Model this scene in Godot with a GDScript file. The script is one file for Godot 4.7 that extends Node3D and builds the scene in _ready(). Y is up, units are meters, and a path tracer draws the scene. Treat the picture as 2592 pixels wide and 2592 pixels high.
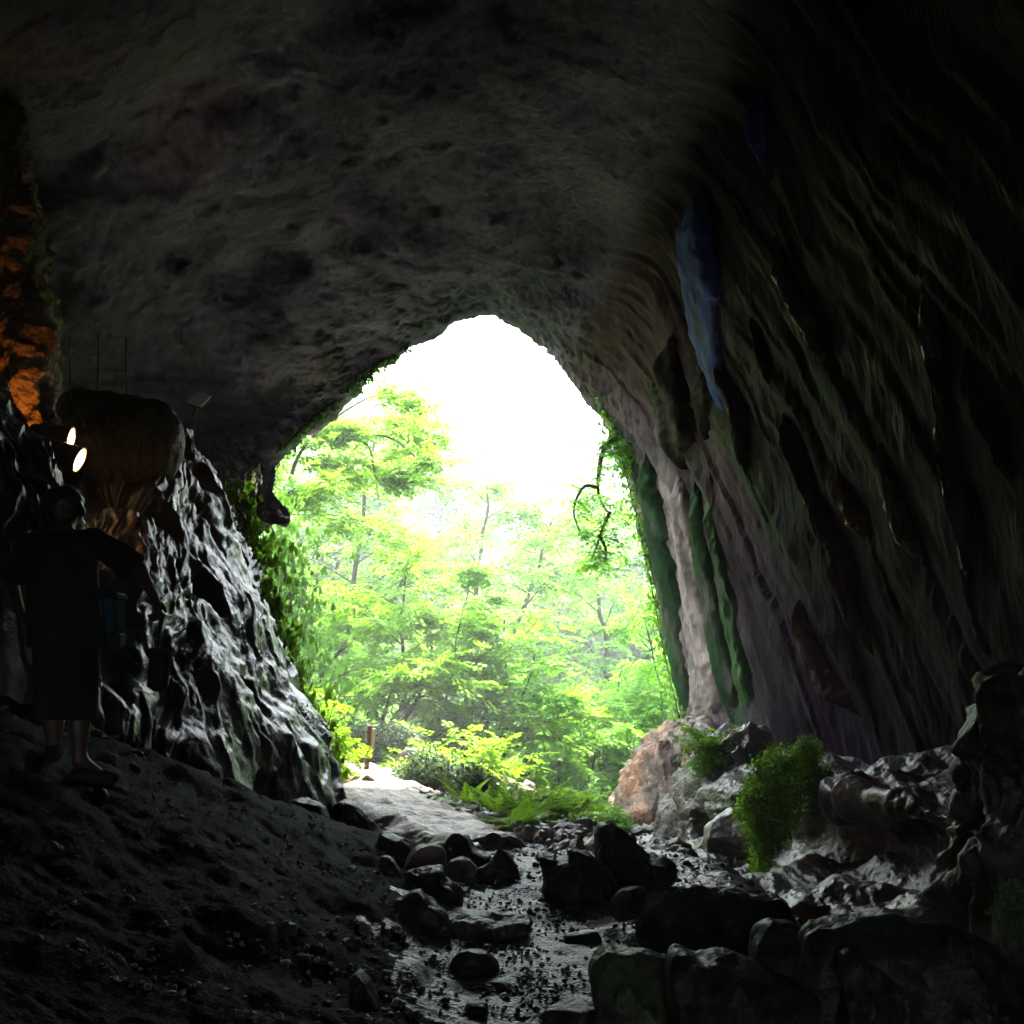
extends Node3D
# A limestone cave seen from inside, looking out through its mouth at a wooded hillside.
# Right is +x, up is +y, the mouth lies towards -z.

const FOCAL := 1177.0
const PITCH := 0.1222
const LAMP := 0.03
const LAMP_GLOW := 0.25
const EYE := Vector3(0.0, 1.6, 0.0)

var rng := RandomNumberGenerator.new()
var fbm := FastNoiseLite.new()
var soft := FastNoiseLite.new()
var ridge := FastNoiseLite.new()
var cell := FastNoiseLite.new()
var panel := FastNoiseLite.new()
var mats := {}
var wall_rings := []
var used_names := {}


func _ready():
	rng.seed = 20240611
	setup_view()
	setup_noise()
	setup_materials()
	build_cave_shell()
	build_terrain()
	build_rock_faces()
	build_boulders()
	build_outcrops()
	build_loose_stones()
	build_woods()
	build_ivy_and_ferns()
	build_lamps()
	build_fittings()
	build_visitor()


func setup_view():
	var cam := Camera3D.new()
	cam.name = "camera"
	cam.position = EYE
	cam.rotation = Vector3(PITCH, 0, 0)
	cam.fov = 47.03
	cam.near = 0.1
	cam.far = 900.0
	add_child(cam)
	cam.current = true
	var sky_mat := ProceduralSkyMaterial.new()
	sky_mat.sky_top_color = Color(0.88, 0.91, 0.96)
	sky_mat.sky_horizon_color = Color(0.95, 0.96, 0.97)
	sky_mat.sky_curve = 0.2
	sky_mat.ground_bottom_color = Color(0.2, 0.22, 0.17)
	sky_mat.ground_horizon_color = Color(0.3, 0.32, 0.27)
	sky_mat.sky_energy_multiplier = 1.0
	var sky := Sky.new()
	sky.sky_material = sky_mat
	var env := Environment.new()
	env.background_mode = Environment.BG_SKY
	env.sky = sky
	env.background_energy_multiplier = 1.0
	env.tonemap_mode = Environment.TONE_MAPPER_LINEAR
	env.tonemap_exposure = 52.0
	env.fog_enabled = true
	env.fog_light_color = Color(0.93, 0.96, 1.0)
	env.fog_density = 0.0055
	env.sdfgi_enabled = true
	env.ssao_enabled = true
	env.ssil_enabled = true
	var we := WorldEnvironment.new()
	we.name = "world_environment"
	we.environment = env
	add_child(we)
	# a veiled sun high over the valley, behind thin cloud
	var sun := DirectionalLight3D.new()
	sun.name = "sun"
	sun.light_color = Color(1.0, 0.96, 0.88)
	sun.light_energy = 1.1
	sun.light_angular_distance = 10.0
	sun.shadow_enabled = true
	add_child(sun)
	sun.look_at_from_position(Vector3(12, 60, -54), Vector3(0, 0, -24), Vector3.UP)


# ---------------------------------------------------------------- small helpers

func at(px: float, py: float, d: float) -> Vector3:
	# a point d metres into the cave, along the sight line of a spot of the 1024-pixel picture
	var a := (px - 512.0) / FOCAL
	var b := (512.0 - py) / FOCAL
	var dir := Vector3(a, b * cos(PITCH) + sin(PITCH), -(cos(PITCH) - b * sin(PITCH)))
	return EYE + dir * (d / -dir.z)

func rnd(a: float, b: float) -> float:
	return rng.randf_range(a, b)

func free_name(called: String) -> String:
	if not used_names.has(called):
		used_names[called] = 0
		return called
	used_names[called] += 1
	return "%s_%03d" % [called, used_names[called]]

func tag(o: Node, label: String, category: String, group := "", kind := ""):
	o.set_meta("label", label)
	o.set_meta("category", category)
	if group:
		o.set_meta("group", group)
	if kind:
		o.set_meta("kind", kind)
	return o

func thing(called: String, where: Vector3, label: String, category: String, group := "") -> Node3D:
	var o := Node3D.new()
	o.name = free_name(called)
	o.position = where
	add_child(o)
	tag(o, label, category, group)
	return o

func obj(called: String, mesh: Mesh, mat: Material, parent: Node3D = null) -> MeshInstance3D:
	var o := MeshInstance3D.new()
	o.mesh = mesh
	o.material_override = mat
	o.cast_shadow = GeometryInstance3D.SHADOW_CASTING_SETTING_DOUBLE_SIDED
	if parent == null:
		o.name = free_name(called)
		add_child(o)
	else:
		o.name = called
		parent.add_child(o, true)
	return o

func many(called: String, mesh: Mesh, mat: Material, where: Array[Transform3D], tint: Array[Color], parent: Node3D = null) -> MultiMeshInstance3D:
	var mm := MultiMesh.new()
	mm.transform_format = MultiMesh.TRANSFORM_3D
	mm.use_colors = true
	mm.mesh = mesh
	mm.instance_count = where.size()
	for i in where.size():
		mm.set_instance_transform(i, where[i])
		mm.set_instance_color(i, tint[i])
	var o := MultiMeshInstance3D.new()
	o.multimesh = mm
	o.material_override = mat
	o.set_meta("kind", "stuff")
	if parent == null:
		o.name = free_name(called)
		add_child(o)
	else:
		o.name = called
		parent.add_child(o, true)
	return o

func grid_normals(p: PackedVector3Array, nu: int, nv: int, flip: bool) -> PackedVector3Array:
	var n := PackedVector3Array()
	n.resize(nu * nv)
	for j in nv:
		var ja := maxi(j - 1, 0) * nu
		var jb := mini(j + 1, nv - 1) * nu
		for i in nu:
			var du := p[j * nu + mini(i + 1, nu - 1)] - p[j * nu + maxi(i - 1, 0)]
			var dv := p[jb + i] - p[ja + i]
			var k := dv.cross(du).normalized()
			n[j * nu + i] = -k if flip else k
	return n

func grid_mesh(p: PackedVector3Array, n: PackedVector3Array, c: PackedColorArray, nu: int, i0: int, i1: int, j0: int, j1: int, flip: bool) -> ArrayMesh:
	# the columns i0..i1 and rows j0..j1 of a grid with nu columns
	var w := i1 - i0 + 1
	var h := j1 - j0 + 1
	var v := PackedVector3Array()
	var m := PackedVector3Array()
	var k := PackedColorArray()
	for j in h:
		var at0 := (j + j0) * nu + i0
		v.append_array(p.slice(at0, at0 + w))
		m.append_array(n.slice(at0, at0 + w))
		k.append_array(c.slice(at0, at0 + w))
	var idx := PackedInt32Array()
	idx.resize((w - 1) * (h - 1) * 6)
	var t := 0
	for j in h - 1:
		for i in w - 1:
			var a := j * w + i
			if flip:
				idx[t] = a; idx[t + 1] = a + w; idx[t + 2] = a + 1
				idx[t + 3] = a + 1; idx[t + 4] = a + w; idx[t + 5] = a + w + 1
			else:
				idx[t] = a; idx[t + 1] = a + 1; idx[t + 2] = a + w
				idx[t + 3] = a + 1; idx[t + 4] = a + w + 1; idx[t + 5] = a + w
			t += 6
	return raw_mesh(v, m, k, idx)

func raw_mesh(v: PackedVector3Array, n: PackedVector3Array, c: PackedColorArray, idx: PackedInt32Array) -> ArrayMesh:
	var arr := []
	arr.resize(Mesh.ARRAY_MAX)
	arr[Mesh.ARRAY_VERTEX] = v
	arr[Mesh.ARRAY_NORMAL] = n
	if c.size() == v.size():
		arr[Mesh.ARRAY_COLOR] = c
	arr[Mesh.ARRAY_INDEX] = idx
	var me := ArrayMesh.new()
	me.add_surface_from_arrays(Mesh.PRIMITIVE_TRIANGLES, arr)
	return me

func spline_grid(rows: Array, per_u: int, per_v: Array) -> Dictionary:
	# rows of control points -> a smooth grid; per_v gives the steps of each span between rows
	var fine := []
	for r in rows:
		var f := PackedVector3Array()
		var last: int = r.size() - 1
		for s in last:
			var a: Vector3 = r[maxi(s - 1, 0)]
			var b: Vector3 = r[s]
			var c: Vector3 = r[s + 1]
			var e: Vector3 = r[mini(s + 2, last)]
			for k in per_u:
				f.append(b.cubic_interpolate(c, a, e, float(k) / per_u))
		f.append(r[last])
		fine.append(f)
	var nu: int = fine[0].size()
	var out := PackedVector3Array()
	var vv := PackedFloat32Array()
	var end := rows.size() - 1
	for s in end + 1:
		var steps: int = per_v[s] if s < end else 1
		var fa: PackedVector3Array = fine[maxi(s - 1, 0)]
		var fb: PackedVector3Array = fine[s]
		var fc: PackedVector3Array = fine[mini(s + 1, end)]
		var fe: PackedVector3Array = fine[mini(s + 2, end)]
		for k in steps:
			var t := float(k) / steps
			vv.append(s + t)
			for i in nu:
				out.append(fb[i].cubic_interpolate(fc[i], fa[i], fe[i], t))
	return {"p": out, "nu": nu, "nv": vv.size(), "v": vv}

func n3(f: FastNoiseLite, p: Vector3) -> float:
	return f.get_noise_3dv(p)

func step01(a: float, b: float, x: float) -> float:
	return smoothstep(a, b, x)

func setup_noise():
	fbm.seed = 11
	fbm.noise_type = FastNoiseLite.TYPE_SIMPLEX_SMOOTH
	fbm.frequency = 1.0
	fbm.fractal_type = FastNoiseLite.FRACTAL_FBM
	fbm.fractal_octaves = 4
	fbm.fractal_gain = 0.5
	soft.seed = 12
	soft.noise_type = FastNoiseLite.TYPE_SIMPLEX_SMOOTH
	soft.frequency = 1.0
	soft.fractal_type = FastNoiseLite.FRACTAL_NONE
	ridge.seed = 13
	ridge.noise_type = FastNoiseLite.TYPE_SIMPLEX_SMOOTH
	ridge.frequency = 1.0
	ridge.fractal_type = FastNoiseLite.FRACTAL_RIDGED
	ridge.fractal_octaves = 3
	ridge.fractal_gain = 0.45
	panel.seed = 15
	panel.noise_type = FastNoiseLite.TYPE_CELLULAR
	panel.frequency = 1.0
	panel.fractal_type = FastNoiseLite.FRACTAL_NONE
	panel.cellular_return_type = FastNoiseLite.RETURN_CELL_VALUE
	panel.cellular_jitter = 0.8
	cell.seed = 14
	cell.noise_type = FastNoiseLite.TYPE_CELLULAR
	cell.frequency = 1.0
	cell.fractal_type = FastNoiseLite.FRACTAL_NONE
	cell.cellular_return_type = FastNoiseLite.RETURN_DISTANCE2_SUB


func noise_texture(size: int, freq: float, kind: int, octaves: int, seed_: int, low: float, high: float, fractal := FastNoiseLite.FRACTAL_FBM) -> NoiseTexture2D:
	var f := FastNoiseLite.new()
	f.seed = seed_
	f.noise_type = kind
	f.frequency = freq
	f.fractal_type = fractal
	f.fractal_octaves = octaves
	var t := NoiseTexture2D.new()
	t.width = size
	t.height = size
	t.seamless = true
	t.noise = f
	t.normalize = true
	var g := Gradient.new()
	g.set_color(0, Color(low, low, low))
	g.set_color(1, Color(high, high, high))
	t.color_ramp = g
	return t


func rock_material(called: String, rough: float, gloss: float, grain: Texture2D, relief: Texture2D, scale: float, relief_cm: float) -> StandardMaterial3D:
	var m := StandardMaterial3D.new()
	m.resource_name = called
	m.vertex_color_use_as_albedo = true
	m.albedo_texture = grain
	m.uv1_triplanar = true
	m.uv1_world_triplanar = true
	m.uv1_scale = Vector3.ONE * scale
	m.roughness = rough
	m.metallic_specular = gloss
	m.heightmap_enabled = true
	m.heightmap_texture = relief
	m.heightmap_scale = relief_cm
	m.cull_mode = BaseMaterial3D.CULL_DISABLED
	mats[called] = m
	return m

func plain_material(called: String, color: Color, rough: float, gloss := 0.5, metal := 0.0) -> StandardMaterial3D:
	var m := StandardMaterial3D.new()
	m.resource_name = called
	m.albedo_color = color.linear_to_srgb()
	m.roughness = rough
	m.metallic_specular = gloss
	m.metallic = metal
	mats[called] = m
	return m

func leaf_material(called: String, through: float) -> StandardMaterial3D:
	var m := StandardMaterial3D.new()
	m.resource_name = called
	m.vertex_color_use_as_albedo = true
	m.roughness = 0.45
	m.metallic_specular = 0.14
	m.cull_mode = BaseMaterial3D.CULL_DISABLED
	m.backlight_enabled = true
	m.backlight = Color(through, through, through * 0.8)
	mats[called] = m
	return m


func setup_materials():
	var grain := noise_texture(1024, 0.012, FastNoiseLite.TYPE_SIMPLEX_SMOOTH, 6, 3, 0.72, 1.0)
	var relief := noise_texture(1024, 0.016, FastNoiseLite.TYPE_SIMPLEX_SMOOTH, 6, 5, 0.0, 1.0)
	var pebbly := noise_texture(1024, 0.05, FastNoiseLite.TYPE_CELLULAR, 2, 6, 0.0, 1.0)
	var ripple := noise_texture(1024, 0.022, FastNoiseLite.TYPE_SIMPLEX_SMOOTH, 4, 8, 0.0, 1.0, FastNoiseLite.FRACTAL_RIDGED)
	rock_material("vault_rock", 0.8, 0.2, grain, relief, 0.45, 4.0)
	var fs := rock_material("flowstone", 0.95, 0.1, grain, relief, 0.6, 1.5)
	fs.uv1_scale = Vector3(0.7, 0.14, 0.7)
	fs.roughness_texture = noise_texture(512, 0.02, FastNoiseLite.TYPE_SIMPLEX_SMOOTH, 4, 31, 0.25, 1.0)
	rock_material("wet_rock", 0.45, 0.6, grain, ripple, 0.7, 0.8)
	rock_material("ledge_rock", 0.42, 0.42, grain, relief, 0.9, 1.6)
	rock_material("damp_boulder", 0.5, 0.22, grain, relief, 0.9, 1.6)
	rock_material("pale_rock", 0.7, 0.4, grain, relief, 0.7, 4.0)
	rock_material("cave_mud", 0.8, 0.1, grain, pebbly, 0.9, 1.4)
	rock_material("wet_mud", 0.45, 0.32, grain, pebbly, 0.9, 1.4)
	rock_material("forest_soil", 0.9, 0.3, grain, relief, 0.5, 5.0)
	rock_material("path_sand", 0.55, 0.35, grain, relief, 0.6, 2.0)
	rock_material("stones", 0.45, 0.4, grain, relief, 2.5, 1.0)
	leaf_material("young_leaf", 1.0)
	leaf_material("dull_leaf", 0.7)
	var lit := leaf_material("leaf_lit", 1.0)
	lit.vertex_color_use_as_albedo = false
	lit.albedo_color = Color(0.21, 0.29, 0.035).linear_to_srgb()
	var bark := noise_texture(512, 0.03, FastNoiseLite.TYPE_SIMPLEX_SMOOTH, 4, 9, 0.55, 1.0)
	var m := plain_material("bark", Color(0.05, 0.042, 0.03), 0.85, 0.3)
	m.albedo_texture = bark
	m.uv1_triplanar = true
	m.uv1_world_triplanar = true
	m.uv1_scale = Vector3(2, 2, 2)


# ---------------------------------------------------------------- the cave

func streak(z: float, y: float, zc: float, half: float, y0: float, y1: float) -> float:
	# how far inside a hanging stain a place on the wall lies; zc is its distance from the eye
	var wob := 0.35 * n3(soft, Vector3(y * 0.35, zc, 3.1)) + 0.12 * n3(soft, Vector3(y * 1.7, zc, 9.0))
	var side := 1.0 - step01(half * 0.35, half * 1.2, absf(-z + 0.7 * (y - 6.9) - zc + wob))
	return side * step01(y0 - 0.5, y0 + 0.3, y + 0.5 * n3(soft, Vector3(z * 3.0, zc, 0))) * (1.0 - step01(y1 - 0.3, y1 + 0.5, y))

func wall_x(y: float, z: float) -> float:
	# the right wall before its folds: x at a height and depth
	var xs := []
	var zs := []
	for ring in wall_rings:
		var k := 0
		while k < ring.size() - 2 and ring[k + 1].y < y:
			k += 1
		var a: Vector3 = ring[k]
		var b: Vector3 = ring[k + 1]
		var t := clampf((y - a.y) / (b.y - a.y), 0.0, 1.0)
		xs.append(lerpf(a.x, b.x, t))
		zs.append(lerpf(a.z, b.z, t))
	if z < zs[1]:
		return lerpf(xs[1], xs[0], clampf((z - zs[1]) / (zs[0] - zs[1]), 0.0, 1.1))
	return lerpf(xs[1], xs[2], (z - zs[1]) / (zs[2] - zs[1]))

func on_wall(px: float, py: float) -> Vector3:
	var d := 26.0
	while d > 8.0:
		var p := at(px, py, d)
		if p.x <= wall_x(p.y, p.z):
			return p
		d -= 0.06
	return at(px, py, 8.0)

func flowstone_ribs(wall: Node3D):
	# single curtains and pipes of flowstone that stand out from the right wall; blue ones are painted light
	var black := Color(0.012, 0.012, 0.014)
	var tan_ := Color(0.065, 0.043, 0.05)
	for r in [
		[[[668, 335, 8], [671, 380, 16], [674, 430, 17], [682, 470, 10]], 0.34, black, "flowstone"],
		[[[704, 345, 6], [704, 390, 10], [702, 440, 8]], 0.26, black, "flowstone"],
		[[[678, 468, 5], [686, 520, 9], [694, 580, 10], [704, 650, 14], [708, 700, 15], [706, 748, 14]], 0.30, Color(0.40, 0.32, 0.34), "flowstone"],
		[[[644, 445, 5], [654, 500, 7], [666, 570, 8], [680, 650, 8], [688, 738, 8]], 0.28, Color(0.03, 0.075, 0.032), "flowstone"],
		[[[693, 480, 4], [702, 530, 8], [714, 600, 9], [727, 670, 10], [738, 742, 10]], 0.26, Color(0.022, 0.06, 0.026), "flowstone"],
		[[[708, 470, 4], [718, 540, 5], [730, 600, 6], [742, 660, 6], [755, 742, 7]], 0.22, Color(0.07, 0.15, 0.06), "flowstone"],
		[[[720, 610, 4], [728, 670, 7], [740, 745, 9]], 0.2, Color(0.22, 0.18, 0.17), "flowstone"],
		[[[690, 195, 6], [694, 245, 14], [702, 295, 18], [712, 350, 14], [724, 425, 8]], 0.2, Color(0.13, 0.18, 0.63), "flowstone"],  # blue light on the wet wall, painted as rock colour
		[[[748, 88, 2], [754, 130, 4], [763, 178, 3]], 0.16, Color(0.10, 0.13, 0.6), "flowstone"],  # smaller patch of the same painted blue light
		[[[778, 398, 3], [801, 461, 4], [828, 527, 5], [846, 567, 5], [859, 620, 5], [876, 660, 5]], 0.24, tan_, "flowstone"],
		[[[712, 342, 3], [733, 395, 4], [746, 446, 4], [753, 490, 3]], 0.2, tan_, "flowstone"],
		[[[746, 311, 2], [767, 364, 4], [779, 404, 3]], 0.18, tan_, "flowstone"],
		[[[795, 600, 3], [807, 641, 5], [831, 689, 6], [856, 716, 5]], 0.22, Color(0.12, 0.085, 0.08), "flowstone"],
		[[[920, 250, 2], [935, 330, 3], [947, 398, 3], [958, 488, 3], [973, 554, 3], [984, 620, 3], [990, 670, 2]], 0.2, Color(0.05, 0.045, 0.05), "wet_rock"],
		[[[770, 235, 3], [791, 290, 5], [817, 335, 6], [832, 380, 5]], 0.2, Color(0.10, 0.08, 0.09), "wet_rock"],
		[[[833, 455, 4], [854, 514, 7], [867, 540, 6]], 0.2, Color(0.08, 0.065, 0.07), "wet_rock"],
		[[[880, 430, 3], [894, 483, 4], [907, 527, 5], [927, 570, 4]], 0.2, Color(0.06, 0.05, 0.055), "wet_rock"],
		[[[962, 330, 3], [985, 400, 5], [1006, 450, 5], [1022, 500, 4]], 0.25, tan_, "flowstone"]]:
		var line := []
		for k in r[0]:
			line.append(Vector3(k[0], k[1], k[2]))
		var spine := smooth_line(line, 16)
		var nu := 13
		var p := PackedVector3Array()
		var c := PackedColorArray()
		for j in spine.size():
			var q: Vector3 = spine[j]
			var taper := clampf(minf(j, spine.size() - 1 - j) / 12.0, 0.0, 1.0)
			var wide := q.z * (0.35 + 0.65 * taper) + 1.6 * n3(soft, Vector3(q.y * 0.05, q.x * 0.05, 0))
			for i in nu:
				var t := float(i) / (nu - 1)
				var b := on_wall(q.x + (t * 2.0 - 1.0) * wide, q.y)
				var bulge: float = pow(sin(PI * t), 0.5) * (r[1] * 0.45 + 0.10) - 0.03 - 0.26 * (1.0 - taper) - (0.12 if i == 0 or i == nu - 1 else 0.0)
				bulge += 0.10 * n3(fbm, b * Vector3(1.6, 0.6, 1.6)) + 0.05 * n3(ridge, b * Vector3(2.6, 0.5, 2.6)) + 0.02 * n3(fbm, b * 7.0)
				p.append(b + Vector3(-0.93, -0.1, 0.36) * bulge)
				var col: Color = r[2] * (0.8 + 0.5 * n3(fbm, b * Vector3(3.0, 0.7, 3.0)) + 0.25 * n3(fbm, b * 6.0))
				# bare grey stone shows through the film and the painted blue in ragged patches
				var bare := step01(0.05, 0.3, n3(fbm, b * Vector3(1.8, 0.45, 1.8) + Vector3(0, 0, 60))) * 0.75
				col = col.lerp(Color(0.10, 0.082, 0.088) * lerpf(1.0, 0.35, step01(-20.0, -15.0, b.z)), bare)  # darkens towards the eye with the wall's painted falloff
				col.a = 1.0
				c.append(col.clamp(Color(0.004, 0.004, 0.004), Color(0.65, 0.65, 0.65)))
		var n := grid_normals(p, nu, spine.size(), false)
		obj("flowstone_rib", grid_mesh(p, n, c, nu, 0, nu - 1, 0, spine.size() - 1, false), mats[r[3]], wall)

func build_cave_shell():
	var rim := [at(706, 800, 25.0), at(668, 650, 24.5), at(640, 520, 23.5), at(612, 440, 22.6), at(572, 370, 21.6), at(535, 335, 20.9), at(488, 311, 20.3), at(440, 324, 19.9),
		at(376, 366, 19.3), at(314, 418, 18.8), at(276, 452, 18.2), at(269, 490, 17.8), at(278, 522, 17.5), at(236, 560, 17.4), at(225, 760, 17.4)]
	var ring18 := [Vector3(4.25, -1.2, -18), Vector3(3.65, 2.2, -18), Vector3(3.2, 4.6, -18), Vector3(2.8, 6.6, -18), Vector3(2.4, 8.4, -18), Vector3(1.1, 8.75, -17.6), Vector3(-0.3, 8.7, -17.0), Vector3(-1.8, 8.4, -16.6),
		Vector3(-3.5, 7.55, -16.4), Vector3(-5.1, 6.4, -16.2), Vector3(-6.0, 5.3, -16.4), Vector3(-6.5, 4.3, -16.2), Vector3(-6.7, 3.2, -16), Vector3(-6.9, 2.0, -16), Vector3(-7.1, -1, -16)]
	var ring13 := [Vector3(4.9, -1.2, -13), Vector3(4.25, 2.2, -13), Vector3(3.75, 4.8, -13), Vector3(3.3, 7.0, -13), Vector3(2.85, 9.2, -13), Vector3(1.4, 10.0, -13), Vector3(-0.4, 10.2, -13), Vector3(-2.3, 10.0, -13),
		Vector3(-4.3, 9.2, -13), Vector3(-6.3, 7.8, -13), Vector3(-7.5, 6.3, -13), Vector3(-8.0, 5.0, -13), Vector3(-8.2, 3.8, -13), Vector3(-8.4, 2.0, -13), Vector3(-8.6, -1, -13)]
	wall_rings = [rim.slice(0, 6), ring18.slice(0, 6), ring13.slice(0, 6)]
	var rows := []
	var deep := []
	for p in ring13:
		deep.append(Vector3(p.x * 0.05, 3.0 + (p.y - 3.0) * 0.05, 15.0))
	rows.append(deep)
	for k in [[10.0, 0.75], [4.0, 1.02], [-2.5, 1.12], [-8.0, 1.1]]:
		var r := []
		for p in ring13:
			r.append(Vector3(p.x * k[1], 1.0 + (p.y - 1.0) * (1.0 + (k[1] - 1.0) * 0.7), k[0]))
		rows.append(r)
	rows.append(ring13)
	rows.append(ring18)
	rows.append(rim)
	# outside the mouth the rock turns back into the hillside above
	var mid := Vector3(-0.9, 2.5, 0)
	for k in [[0.45, 0.5], [1.6, 0.75], [7.0, -2.0], [20.0, -14.0], [60.0, -40.0]]:
		var r := []
		for p in rim:
			var away := Vector3(p.x - mid.x, p.y - mid.y, 0).normalized()
			r.append(p + away * k[0] + Vector3(0, 0, -k[1]))
		rows.append(r)
	var per := 36
	var g := spline_grid(rows, per, [5, 8, 10, 24, 110, 150, 160, 14, 14, 10, 10, 8])
	var p: PackedVector3Array = g.p
	var nu: int = g.nu
	var nv: int = g.nv
	var vv: PackedFloat32Array = g.v
	var n := grid_normals(p, nu, nv, false)
	var q := PackedVector3Array()
	q.resize(p.size())
	var c := PackedColorArray()
	c.resize(p.size())
	for j in nv:
		var edge := 1.0 - 0.6 * step01(6.3, 6.95, vv[j])
		for i in nu:
			var k := j * nu + i
			var b := p[k]
			var u := float(i) / per
			var wall := 1.0 - step01(3.9, 4.6, u + 0.2 * n3(soft, b * 0.4))
			var d := 0.0
			var col := Color(0.15, 0.142, 0.125)
			# ceiling: broad shoulders, rib lines, pits
			if wall < 1.0:
				var big := n3(fbm, b * Vector3(0.16, 0.22, 0.14))
				# bedding that climbs towards the crown
				var bed := b.y - 0.55 * absf(b.x + 0.4) * -1.0 + b.z * 0.12
				var band := n3(soft, Vector3(bed * 0.75, b.z * 0.12, b.x * 0.08))
				var fine := n3(fbm, b * Vector3(0.7, 1.1, 0.9))
				var pit := maxf(0.0, n3(soft, b * Vector3(0.55, 0.7, 0.8) + Vector3(5, 1, 7)) - 0.42)
				var pit2 := maxf(0.0, n3(soft, b * 1.5 + Vector3(15, 1, 7)) - 0.5)
				var rib := maxf(0.0, n3(ridge, b * Vector3(0.22, 0.3, 0.16) + Vector3(2, 8, 1)))
				var dc := 0.5 * big + 0.25 * band + 0.07 * fine - 0.25 * pit - 0.22 * pit2 + 0.2 * rib + 0.03 * n3(fbm, b * 4.0)
				d += dc * (1.0 - wall)
				var tone := 0.9 + 0.25 * n3(fbm, b * 0.35 + Vector3(40, 0, 0)) + 0.2 * n3(fbm, b * 2.2)
				var blot := step01(0.12, 0.45, n3(fbm, b * 0.42 + Vector3(0, 70, 0)))
				var light := step01(0.35, 0.6, n3(fbm, b * Vector3(0.5, 1.2, 0.7) + Vector3(0, 30, 9)))
				var cc := Color(0.195, 0.17, 0.31).lerp(Color(0.45, 0.42, 0.64), step01(-1.0, -4.0, b.x)) * tone * lerpf(1.0, 0.05, step01(-16.5, -9.5, b.z))  # lit left flank and daylight falloff towards the eye painted into the colour
				cc = cc.lerp(Color(0.06, 0.056, 0.10), clampf(0.55 * blot + 0.8 * pit2, 0, 0.9))
				cc = cc.lerp(Color(0.34, 0.28, 0.36), light * 0.4)
				# green film near daylight
				cc = cc.lerp(Color(0.075, 0.12, 0.03), step01(5.9, 6.9, vv[j]) * step01(0.1, 0.5, n3(fbm, b * 0.8 + Vector3(3, 3, 3))) * 0.5)
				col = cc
			if wall > 0.0:
				var s := -b.z - 0.55 * b.y + 0.5 * n3(soft, b * Vector3(0.16, 0.10, 0.16)) + 0.16 * n3(soft, b * Vector3(0.5, 0.3, 0.5))
				# tall slabs and curtains of stone, each standing a little proud of the next, with grooves between
				var s2 := s + 0.05 * n3(soft, b * 3.0)
				var slab := panel.get_noise_2d(s2 * 0.75, b.y * 0.05)
				var slab2 := panel.get_noise_2d(s2 * 1.9 + 40.0, b.y * 0.12 + 7.0)
				var r1 := n3(ridge, Vector3(s * 0.24, b.y * 0.05, 1.0))
				var r2 := -n3(ridge, Vector3(s * 0.62, b.y * 0.08, 9.0))
				var r3 := -n3(ridge, Vector3(s * 1.9, b.y * 0.2, 4.0))
				var dd := 0.18 * r1 + 0.05 * slab + 0.05 * slab2 + 0.15 * r2 + 0.06 * r3 + 0.12 * n3(fbm, b * 0.6) + 0.02 * n3(fbm, b * Vector3(3.0, 0.8, 3.0)) + 0.008 * n3(fbm, b * Vector3(9.0, 2.0, 9.0))
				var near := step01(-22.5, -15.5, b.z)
				dd *= 1.0 - 0.35 * near
				d = lerpf(d, dd, wall)
				var t2 := 0.85 + 0.2 * slab + 0.2 * slab2 + 0.35 * n3(fbm, b * 1.3)
				var cw := Color(0.17, 0.125, 0.16).lerp(Color(0.026, 0.0155, 0.034), near) * t2  # daylight falloff away from the mouth painted into the wall colour
				var sn := n3(fbm, Vector3(s * 0.9, b.y * 0.07, 22.0))
				cw = cw.lerp(Color(0.03, 0.026, 0.026) if slab2 > -0.3 else Color(0.06, 0.07, 0.06), step01(0.0, 0.1, sn + 0.25 * slab) * 0.7 * (1.0 - near))
				# pale crusts
				var crust := step01(0.15, 0.45, n3(fbm, b * Vector3(0.5, 0.45, 0.8) + Vector3(9, 0, 0)))
				cw = cw.lerp(Color(0.36, 0.28, 0.31), crust * 0.6 * (1.0 - near))
				# algae where daylight reaches, running down in bands
				var alg := step01(0.05, 0.2, n3(fbm, Vector3(s * 0.55, b.y * 0.05, 51.0)) + 0.2 * slab) * (1.0 - step01(-18.5, -15.0, b.z)) * (1.0 - step01(4.5, 6.0, b.y))
				cw = cw.lerp(Color(0.028, 0.075, 0.03), alg * 0.8)
				for st in [[20.9, 0.4, -1.0, 5.0, Color(0.03, 0.085, 0.03)], [19.6, 0.55, -1.0, 4.7, Color(0.5, 0.41, 0.44)], [17.6, 0.5, -1.0, 4.6, Color(0.025, 0.07, 0.03)]]:
					var amount := streak(b.z, b.y, st[0], st[1], st[2], st[3])
					if amount > 0.0:
						cw = cw.lerp(st[4] * (0.8 + 0.5 * r3), amount * clampf(0.75 + 0.7 * n3(fbm, Vector3(s * 1.6, b.y * 0.25, 77.0)), 0.1, 0.95))
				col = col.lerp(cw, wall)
			col = col * lerpf(1.0, 0.4, step01(-9.0, -5.0, b.z))  # rock near and behind the eye darkened to weaken the bounce light
			if u > 9.0 and vv[j] < 7.0:
				# low on the left the bedding shows as slanting ribs
				var lw := step01(9.0, 10.5, u)
				var sl := b.x * 0.9 + b.y * 0.75
				d += lw * (0.16 * n3(ridge, Vector3(sl * 0.8, b.z * 0.15, 3.0)) + 0.06 * n3(ridge, Vector3(sl * 2.2, b.z * 0.4, 30.0)))
			q[k] = b + n[k] * (d * edge + 0.09 * n3(fbm, b * 2.2) * step01(6.2, 6.9, vv[j]) + 0.04 * n3(ridge, b * 3.5) * step01(6.2, 6.9, vv[j]))
			col.a = 1.0
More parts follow.
